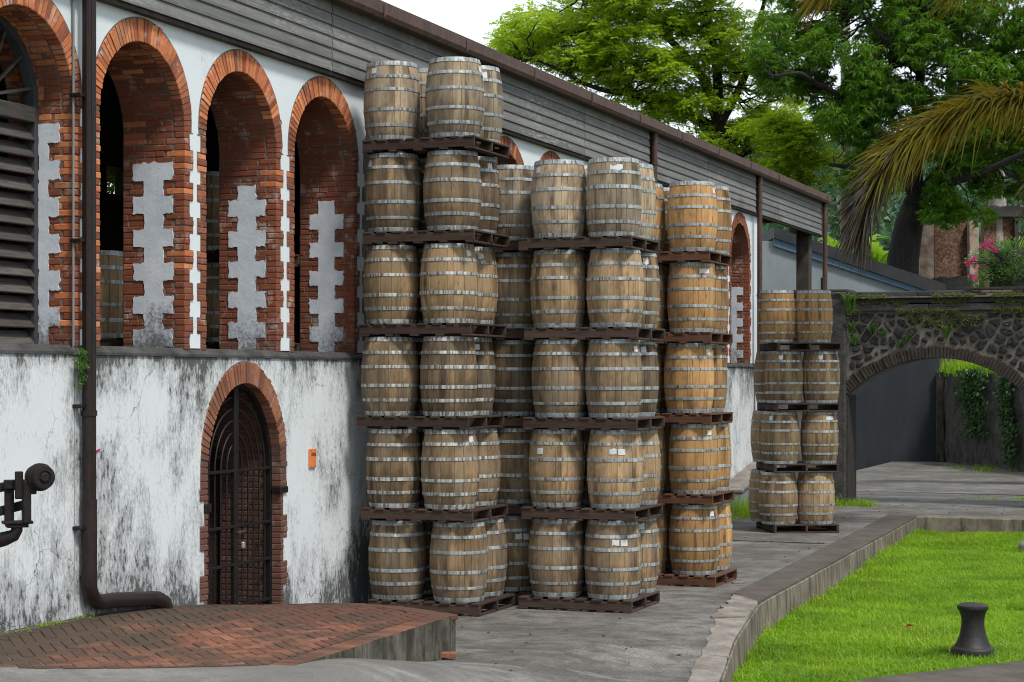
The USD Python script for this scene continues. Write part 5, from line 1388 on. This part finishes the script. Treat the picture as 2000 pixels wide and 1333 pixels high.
# creepers on the retaining wall
def creeper(label, t0, t1, z0, z1, n, seed):
    rr = np.random.default_rng(seed); p = thing("wall_creeper", label, "creeper", group=None)
    t = t0 + (t1 - t0) * (0.5 + 0.28 * rr.normal(0, 1, n)); z = rr.uniform(z0, z1, n); t = t + 0.25 * np.sin(z * 2.1)
    keep = rr.uniform(0, 1, n) < 0.35 + 0.65 * ((z - z0) / (z1 - z0)); t, z = t[keep], z[keep]
    pos = np.stack([RW0[0] + rd[0] * t, RW0[1] + rd[1] * t, z], 1); pos[:, :2] -= rn * (0.14 + rr.uniform(0, 0.14, (len(t), 1)))
    D_ = np.stack([-rn[0] + rr.normal(0, .6, len(t)), -rn[1] + rr.normal(0, .6, len(t)), -0.8 + rr.normal(0, .5, len(t))], 1)
    part(p, "leaves", leaves(pos, D_, rr.uniform(0.10, 0.17, len(t)), rr.uniform(0.08, 0.13, len(t))), M["leaf_vine"], kind="stuff")
    c0 = RW0 + rd * (t0 + t1) / 2 - rn * 0.13
    part(p, "stem", tube([(c0[0], c0[1], z0), (c0[0] + .1, c0[1], (z0 + z1) / 2), (c0[0], c0[1], z1)], 0.02, 6), M["bark"], smooth=True)
creeper("thick leafy creeper hanging on the retaining wall beyond the arch", 2.6, 4.4, 0.9, 2.95, 1500, 71)
creeper("narrow leafy creeper on the retaining wall at the right of the arch", 5.7, 6.6, 0.25, 2.95, 900, 72)

# ruined brick building
RU = thing("ruined_brick_wall", "roofless ruined brick wall with flaking pale plaster behind the bridge", "ruin")
def ruin_piece(name, u0, u1, v0, v1, d, th, mat_, seed, ragged=0.12, label=None):
    rr = np.random.default_rng(seed); l0, l1 = (u0 - 1000) / 3787 * d, (u1 - 1000) / 3787 * d
    z0, z1 = 2.70 + (737 - v1) / 3787 * d, 2.70 + (737 - v0) / 3787 * d
    n = max(3, int((l1 - l0) / 0.25)); tops = [(l1 - (l1 - l0) * k / n, z1 - abs(rr.normal(0, ragged))) for k in range(n + 1)]
    v, f = extrude(Polygon([(l0, z0), (l1, z0)] + tops), th)
    part(RU, name, (np.array([at(d + q_[2], q_[0], q_[1]) for q_ in v]), f[:, ::-1]), M[mat_], label=label)
ruin_piece("wall_pier", 1797, 1824, 436, 620, 69.4, 0.6, "ruin_pale", 1)
ruin_piece("wall_panel", 1825, 1893, 424, 620, 69.7, 0.5, "ruin", 2, 0.22)
ruin_piece("wall_pier", 1894, 1912, 430, 620, 69.3, 0.6, "ruin_pale", 3)
ruin_piece("wall_panel", 1922, 1982, 414, 620, 69.7, 0.5, "ruin", 4, 0.10)
ruin_piece("lintel", 1912, 2010, 402, 424, 69.4, 0.7, "coping", 5, 0.04)
ruin_piece("door_post", 1982, 1990, 424, 620, 69.5, 0.4, "coping", 6)
ruin_piece("footing", 1824, 1900, 538, 620, 69.2, 0.3, "stone", 7)
# planter wall and bougainvillea
PLN = thing("planter_wall", "dark weathered planter wall behind the right end of the bridge", "wall")
v, f = cbox((0, 0, 0), (4.0, 0.5, 1.9), 0.04); o = px(1932, 640, 47.5)
part(PLN, "wall", (rotz(v, 0.05) + [o[0], o[1], 3.9], f), M["coping"])
BO = thing("bougainvillea", "bougainvillea bush with magenta flowers on the planter wall", "shrub")
rr = np.random.default_rng(81); lv, fl, st = Bag(), Bag(), Bag(); o = px(1975, 545, 47.6)
for k in range(46):
    c = px(rr.uniform(1895, 2040), rr.uniform(478, 560), 47.2 + rr.uniform(-.5, .5))
    if c[2] > 2.7 + (737 - np.interp((project([c])[0][0]), [1880, 1930, 2000, 2040], [530, 480, 470, 470])) / 3787 * 47: continue
    n = 80; P_ = blob(c, (0.22, 0.22, 0.18), n); lv.add(leaves(P_, ball(n) * [1, 1, .6] + [0, 0, .2], rr.uniform(.05, .085, n), rr.uniform(.03, .05, n)))
    st.add(tube(bent(o, c, 0.12, 5, .03, rr), [.02, .016, .012, .01, .006], 5))
for (u, v) in ((1925, 478), (1934, 472), (1918, 484), (1936, 484), (1895, 512), (1902, 506), (1890, 516), (1908, 524), (1898, 540), (1904, 545), (1945, 490)):
    c = px(u, v, 46.7); n = 38; fl.add(leaves(blob(c, (.075, .075, .06), n), ball(n), 0.045, 0.04)); st.add(tube(bent(o, c, 0.15, 5, .02, rr), [.014, .012, .01, .008, .005], 5))
part(BO, "leaves", lv.get(), M["leaf_fern"], kind="stuff"); part(BO, "flowers", fl.get(), M["flower"], kind="stuff"); part(BO, "stems", st.get(), M["bark"], kind="stuff")

# ferns and weeds on the bridge
def strap_plant(name, label, x, y, z, n, L, w, seed, cat="fern", mat_="leaf_fern", out=(0, -1.0)):
    rr = np.random.default_rng(seed); B = Bag()
    for k in range(n):
        a = rr.uniform(-1.4, 1.4); o = np.array([math.sin(a) * .8, out[1] * math.cos(a) * 0.55, 0]); LL = L * rr.uniform(0.6, 1.1)
        t = np.linspace(0, 1, 5)[:, None]; c = np.array([x + rr.normal(0, .03), y, z]) + o * LL * 0.6 * t ** 1.5 + np.array([0, 0, 1.0]) * LL * (t - 0.35 * t ** 2.5)
        s = np.cross(o + [0, 0, .3], [0, 0, 1.0]); s /= np.linalg.norm(s); ww = w * np.sin(np.clip(t * .88 + .1, 0, 1) * PI) ** .8
        v = np.stack([c + s * ww / 2, c - s * ww / 2], 1).reshape(-1, 3); i = np.arange(4)[:, None] * 2
        B.add((v, np.vstack([i + [0, 2, 3], i + [0, 3, 1]])))
    return top(name, B.get(), M[mat_], smooth=False, label=label, cat=cat)
for k, (x, z, n, L, lb) in enumerate(((1.98, 4.00, 16, 0.75, "tall strap-leaved fern at the top of the bridge's left pier"), (2.02, 3.62, 10, 0.45, "strap-leaved fern below the tall one on the left pier"), (2.05, 3.38, 7, 0.35, "small fern low on the left pier of the bridge"), (2.45, 3.60, 9, 0.36, "fern growing from the stones left of the arch crown"), (2.68, 3.52, 5, 0.32, "thin fern beside the stones above the arch's left side"), (3.15, 3.42, 8, 0.25, "small fern just above the arch bricks"), (3.98, 3.50, 10, 0.42, "spreading fern over the crown of the arch"), (2.98, 3.33, 5, 0.22, "tiny fern rooted in the arch bricks"))):
    strap_plant("wall_fern", lb, x, BY - 0.06, z, n, L, 0.05, 200 + k)
ms = Bag(); rr = np.random.default_rng(90)
for k in range(1600):
    x = rr.uniform(1.9, 6.6); lev = rr.integers(0, 4)
    if meshkit.noise(np.array([[x * 1.7, lev * 3.1, 0.5]]), 4)[0] < 0.42: continue
    z = (4.38, 4.235, 4.08, 4.0)[lev] - (rr.uniform(0, .25) if lev == 3 else 0); y = BY - (0.10, 0.05, 0.07, 0.05)[lev]
    n = 7; ms.add(leaves(np.array([x, y, z]) + rr.normal(0, .02, (n, 3)), np.c_[rr.normal(0, .7, n), -abs(rr.normal(.5, .4, n)), rr.normal(.35, .6, n)], rr.uniform(.03, .06, n), 0.022))
top("ledge_moss", ms.get(), M["moss"], kind="stuff")
# grass tufts at foot of walls
grass_clump("tall bright grass tuft at the warehouse foot behind the orange stack", 0.55, 36.8, 0.0, 0.32, 0.9, 0.55, 60, 7)
grass_clump("grass tuft at the foot of the bridge's left pier", 2.15, 40.5, 0.0, 0.22, 0.2, 0.28, 34, 8)
grass_clump("low weeds along the foot of the retaining wall", 2.6, 57.6, 0.0, 0.5, 0.9, 0.18, 40, 9, kind="stuff")
grass_clump("flat strip of grass in the paving before the arch at the right edge", 5.9, 44.0, 0.0, 0.9, 0.10, 0.10, 60, 10, kind="stuff")
grass_clump("sprig of grass at the ramp's lower left corner", 0.62, 12.62, 0.40, 0.06, 0.04, 0.10, 8, 11)
grass_clump("thin weeds where the white wall meets the ramp", 0.10, 14.5, 0.56, 0.02, 0.5, 0.028, 16, 12, kind="stuff")
wl = Bag(); rr = np.random.default_rng(95)
for k in range(26):
    c = np.array([0.09 + rr.uniform(0, .07), 14.80 + rr.normal(0, .045), 2.93 - abs(rr.normal(0, .13))]); n = 16
    wl.add(leaves(blob(c, (.03, .03, .03), n), ball(n) + [0.3, 0, -.3], rr.uniform(.02, .04, n), 0.016))
WP = thing("pipe_weed", "small green weed growing on the ledge by the downpipe", "weed")
part(WP, "leaves", wl.get(), M["leaf_fern"], kind="stuff"); part(WP, "stem", tube([(0.04, 14.81, 2.98), (0.10, 14.79, 2.9), (0.12, 14.81, 2.62)], 0.004, 5), M["bark"])
# bush outside the hatch in the warehouse's back wall
HBu = thing("shrub", "bright bush glimpsed through the small hatch deep inside the warehouse", "shrub")
hp_ = np.array([-13.2, 36.0, 7.2]); rr = np.random.default_rng(97)
part(HBu, "leaves", leaves(blob(hp_, (1.0, 2.0, 1.6), 2500), ball(2500), 0.2, 0.1), M["leaf_banana"], kind="stuff"); part(HBu, "stem", tube([(-13.2, 36, -0.5), (-13.2, 36, 7)], 0.06, 8), M["bark"])
# sloping plinth at the end of the warehouse
PB = thing("sloping_plinth", "low sloping stone plinth against the far end of the white wall", "plinth")
v, f = in_xz(extrude(Polygon([(0.04, -0.1), (0.5, -0.1), (0.5, 0.38), (0.04, 0.42)]), 3.4), 37.4)
v[:, 2] += np.where(v[:, 2] > 0, (v[:, 1] - 37.4) * 0.15, 0); part(PB, "wall", (v, f), M["shed_wall"])
v, f = cbox((0.03, 37.38, 0.0), (0.54, 40.82, 0.07), 0.02); v[:, 2] += (v[:, 1] - 37.4) * 0.15 + 0.41; part(PB, "coping", (v, f), M["kerb_pale"])

# ================================================================== THE PALM REACHING IN FROM THE RIGHT
PA = thing("palm_tree", "palm outside the right edge with yellowing drooping fronds reaching into view", "palm")
CR = np.array([8.35, 33.75, 7.25])
part(PA, "trunk", tube([(8.5, 34.0, -0.5), (8.45, 33.9, 3.5), tuple(CR)], [0.20, 0.16, 0.14], 14), M["bark_pale"], smooth=True)
def frond(pts, L0, n, mats, seed, droop=0.6, split=0.72, width=0.034):
    rr = np.random.default_rng(seed)
    pts = np.asarray(pts, float); t = np.linspace(0, 1, 30); s = np.linspace(0, 1, len(pts))
    from scipy.interpolate import CubicSpline
    p = CubicSpline(s, pts)(t); fr = sub(PA, "frond")
    part(fr, "rachis", tube(p, np.linspace(0.035, 0.006, 30), 6), M["bark_pale"], smooth=True)
    B = [Bag(), Bag()]
    for k in range(n):
        tt = 0.06 + 0.94 * k / n; c = np.array([np.interp(tt, t, p[:, a]) for a in range(3)])
        tg = np.array([np.interp(min(tt + .03, 1), t, p[:, a]) - np.interp(max(tt - .03, 0), t, p[:, a]) for a in range(3)]); tg /= np.linalg.norm(tg)
        sd = np.cross(tg, [0, 0, 1.0]); sd /= np.linalg.norm(sd) + 1e-9; upv = np.cross(sd, tg)
        for sgn in (-1, 1):
            for _ in range(3 if tt < 0.7 else 2):
                L = L0 * (0.55 + 0.45 * math.sin(PI * min(1, 0.15 + tt * 0.85))) * rr.uniform(0.75, 1.15)
                d0 = tg * 0.75 + sd * sgn * rr.uniform(0.35, 0.9) + upv * rr.uniform(-0.2, 0.95)
                d0 /= np.linalg.norm(d0)
                q_ = np.linspace(0, 1, 5)[:, None]; dr = droop * rr.uniform(0.6, 1.4)
                cc_ = c + d0 * L * q_ + np.array([0, 0, -1.0]) * L * dr * q_ ** 2.2
                w_ = np.cross(d0, rr.normal(0, 1, 3)); w_ /= np.linalg.norm(w_)
                ww = width * rr.uniform(.7, 1.2) * (1 - q_ ** 2) + 0.002
                v = np.stack([cc_ + w_ * ww / 2, cc_ - w_ * ww / 2], 1).reshape(-1, 3); i = np.arange(4)[:, None] * 2
                B[1 if tt > split + rr.normal(0, .06) else 0].add((v, np.vstack([i + [0, 2, 3], i + [0, 3, 1]])))
    for b, m_ in zip(B, mats):
        if b.n: part(fr, "leaflets", b.get(), m_, kind="stuff")
pp = lambda u, v, d: px(u, v, d)
frond([CR, pp(2060, 205, 32.8), pp(1960, 200, 32.5), pp(1860, 235, 32.3), pp(1770, 290, 32.1), pp(1712, 365, 32), pp(1690, 450, 32)], 1.12, 230, (M["frond"], M["frond_dry"]), 1, 0.52, 0.72, 0.046)
frond([CR, pp(2080, 10, 33), pp(1960, -55, 32.5), pp(1780, -75, 32.2), pp(1660, -45, 32), pp(1590, 5, 32)], 0.85, 90, (M["frond"], M["frond"]), 2, 0.5, 0.9)
frond([CR, pp(2110, 40, 33), pp(2040, -20, 32), pp(1940, -25, 31.5), pp(1850, 0, 31.2)], 0.75, 80, (M["frond"], M["frond"]), 3, 0.5, 0.9)
frond([CR, pp(2110, 240, 33), pp(2060, 300, 32.8), pp(2030, 380, 32.6), pp(2020, 460, 32.5)], 0.6, 50, (M["frond"], M["frond_dry"]), 4, 0.5, 0.6)

# ================================================================== FAR HILLSIDE
hb = Bag(); rr = np.random.default_rng(99)
n = 9000
dd_ = rr.uniform(105, 190, n); uu = rr.uniform(850, 2150, n)
ll = (uu - 1000) / 3787 * dd_
X_, Y_ = CAM[0] - dd_ * SN + ll * CN, dd_ * CN + ll * SN
zb = 4.6 + smooth01((dd_ - 95) / 90) * 16
k_ = 9
for s in range(0, n, 3000):
    P_ = np.stack([X_[s:s + 3000], Y_[s:s + 3000], zb[s:s + 3000] + rr.uniform(0.3, 3.6, min(3000, n - s))], 1)
    for _ in range(k_):
        hb.add(leaves(P_ + rr.normal(0, .5, P_.shape), ball(len(P_)) + [0, 0, .3], rr.uniform(.6, 1.1, len(P_)), rr.uniform(.3, .5, len(P_))))
top("far_forest", hb.get(), M["hill"], kind="stuff")

# ================================================================== LAWN FURNITURE AND SMALL THINGS
BL = thing("iron_bollard", "squat black iron bollard with a flared base and a mushroom top on the lawn", "bollard", (7.02, 21.72, -0.40))
part(BL, "base", lathe([(0.0, 0.0), (0.235, 0.0), (0.242, 0.03), (0.240, 0.10), (0.228, 0.125), (0.205, 0.14)], 40), M["bollard"], smooth=40)
part(BL, "shaft", lathe([(0.207, 0.138), (0.175, 0.185), (0.145, 0.26), (0.128, 0.34), (0.122, 0.42), (0.130, 0.48), (0.150, 0.53)], 40), M["bollard"], smooth=40)
part(BL, "cap", lathe([(0.148, 0.528), (0.165, 0.545), (0.172, 0.565), (0.165, 0.59), (0.12, 0.612), (0.05, 0.618), (0.0, 0.618)], 40), M["bollard"], smooth=40)
ic = trimesh.creation.icosphere(3, 1.0); v = np.array(ic.vertices); v = v * (0.8 + 0.4 * meshkit.fbm(v * 1.3 + 5, 3, 2))[:, None] * [0.26, 0.2, 0.16]
top("field_stone", (v + [6.42, 34.3, -0.25], np.array(ic.faces)), M["rock"], smooth=True, label="rounded grey stone in the grass at the right edge", cat="stone")
lf, ff = leaves(np.array([[6.0, 23.35, -0.29], [6.02, 23.36, -0.285]]), np.array([[1, .3, .25], [.4, 1, .1]]), 0.13, 0.07); top("fallen_leaf", (lf, ff), M["red_leaf"], label="single fallen red leaf lying on the lawn", cat="leaf")
# wood splinter by the orange stack's pallet and pale scraps on the paving
top("wood_scrap", frame_box((3.62, 24.75, 0.012), np.array([.8, .6, 0]), np.array([-.6, .8, 0]), np.array([0, 0, 1.0]), (0.16, 0.06, 0.025), 0.008), M["kerb_pale"], label="small splinter of wood beside the orange stack's bottom pallet", cat="wood scrap")

# litter: small leaves and grit on paving and lawn; ragged growth along the kerb
rr = np.random.default_rng(110); n = 170
xx, yy = rr.uniform(0.5, 5.5, n), rr.uniform(15.5, 46, n); zz = ground_z(xx, yy) + 0.006
ok = ~shapely.contains_xy(under_lawn.buffer(0.1), xx, yy); xx, yy, zz = xx[ok], yy[ok], zz[ok]
m = len(xx); top("leaf_litter", leaves(np.stack([xx, yy, zz], 1), np.c_[rr.normal(0, 1, (m, 2)), np.full(m, .12)], rr.uniform(.03, .085, m), rr.uniform(.012, .035, m)), M["dark_wood"], kind="stuff")
kg = Bag(); kl = LineString(KERB_IN[:5])
for k in range(150):
    t = rr.uniform(0.0, kl.length); c0 = kl.interpolate(t).coords[0]; x0 = c0[0] + 0.06 + abs(rr.normal(0, .06))
    v, f = blade_tuft(10, rr.uniform(0.12, 0.26), 0.012, 700 + k, 0.05, 0.7); kg.add((v + [x0, c0[1], float(lawn_z(np.array([x0]), np.array([c0[1]]))[0])], f))
top("kerb_grass", kg.get(), M["grass"], kind="stuff")
for (xa, ya, xb, yb) in ((0.6, 45.6, 9.0, 45.2), (1.0, 31.2, 3.45, 31.1)):
    c0 = np.array([(xa + xb) / 2, (ya + yb) / 2]); dv = np.array([xb - xa, yb - ya]); L_ = np.linalg.norm(dv); dv /= L_
    tag(stage.GetPrimAtPath(top("pavement_joint", frame_box((c0[0], c0[1], 0.006), np.array([dv[0], dv[1], 0]), np.array([-dv[1], dv[0], 0]), np.array([0, 0, 1.0]), (L_, 0.05, 0.012), 0.002), M["coping"])), kind="structure")

# old iron machine arm reaching in at the left edge
MA = thing("iron_machine_arm", "old pitted black iron machine part with clamped bars and a roller at the left edge", "machine")
o = at(14.0, 0.0); Ex, Ey, Ez = np.array([CN, SN, 0]), np.array([-SN, CN, 0]), np.array([0, 0, 1.0])
# its own axis points away and to the right of the camera
ang = math.radians(24); Fx, Fy = Ex * math.cos(ang) + Ey * math.sin(ang), -Ex * math.sin(ang) + Ey * math.cos(ang)
S14 = 14.0 / 3787
def mp(u, v, w=0.0): return np.array([CAM[0] - 14 * SN, 14 * CN, 2.70]) + Ex * ((u - 1000) * S14) + Ez * ((737 - v) * S14) + Fy * w
def mb(name, u0, u1, v0, v1, w0, w1, ch=0.006, slope=0.0, mat_="iron_old"):
    c = mp((u0 + u1) / 2, (v0 + v1) / 2, (w0 + w1) / 2)
    ax = Fx + Ez * slope; ax /= np.linalg.norm(ax); az = np.cross(ax, Fy)
    part(MA, name, frame_box(c, ax, Fy, az, (abs(u1 - u0) * S14 / math.cos(ang), abs(w1 - w0), abs(v1 - v0) * S14), ch), M[mat_])
mb("strap_bar", -110, 38, 948, 966, -0.03, 0.0, 0.003, 0.10)
mb("strap_bar", -110, 40, 999, 1017, -0.03, 0.0, 0.003, 0.24)
mb("upright", 11, 27, 941, 1022, 0.004, 0.05)
mb("upright", 44, 58, 938, 1022, -0.05, 0.03)
mb("cross_plate", 12, 64, 938, 956, 0.006, 0.055)
mb("stud", 28, 42, 921, 975, -0.055, -0.031)
mb("bracket", 58, 70, 948, 966, -0.03, 0.05)
mb("bracket", 62, 72, 929, 955, -0.01, 0.05)
mb("foot_plate", 8, 60, 1018, 1024, -0.06, 0.06)
mb("foot_plate", 14, 52, 1024, 1031, -0.05, 0.05)
pts = [mp(-120, 1085), mp(-40, 1066), mp(10, 1053), mp(28, 1046), mp(33, 1036), mp(33, 1028)]
part(MA, "curved_foot", tube(pts, [0.062, 0.060, 0.052, 0.045, 0.042, 0.042], 16), M["iron_old"], smooth=40)
def roller(profile, c, axis):
    v, f = lathe(profile, 36); a = axis / np.linalg.norm(axis); b = np.cross(a, Ez); b /= np.linalg.norm(b)
    return c + v[:, [0]] * b + v[:, [1]] * np.cross(a, b) + v[:, [2]] * a, f
rax = Ex * 0.62 - Ey * 0.78
rc = mp(80, 933)
part(MA, "roller", roller([(0.0, -0.10), (0.080, -0.10), (0.085, -0.092), (0.085, -0.045), (0.098, -0.04), (0.101, -0.03), (0.101, 0.0), (0.096, 0.01), (0.084, 0.014), (0.086, 0.05), (0.08, 0.062), (0.05, 0.064), (0.048, 0.056), (0.0, 0.056)], rc, rax), M["iron_old"], smooth=35)
part(MA, "roller_boss", roller([(0.034, 0.05), (0.034, 0.066), (0.026, 0.072), (0.0, 0.072)], rc, rax), M["iron_old"], smooth=35)
part(MA, "support_post", tube([mp(-110, 1400), mp(-110, 1080)], 0.07, 14), M["iron_old"], smooth=40)
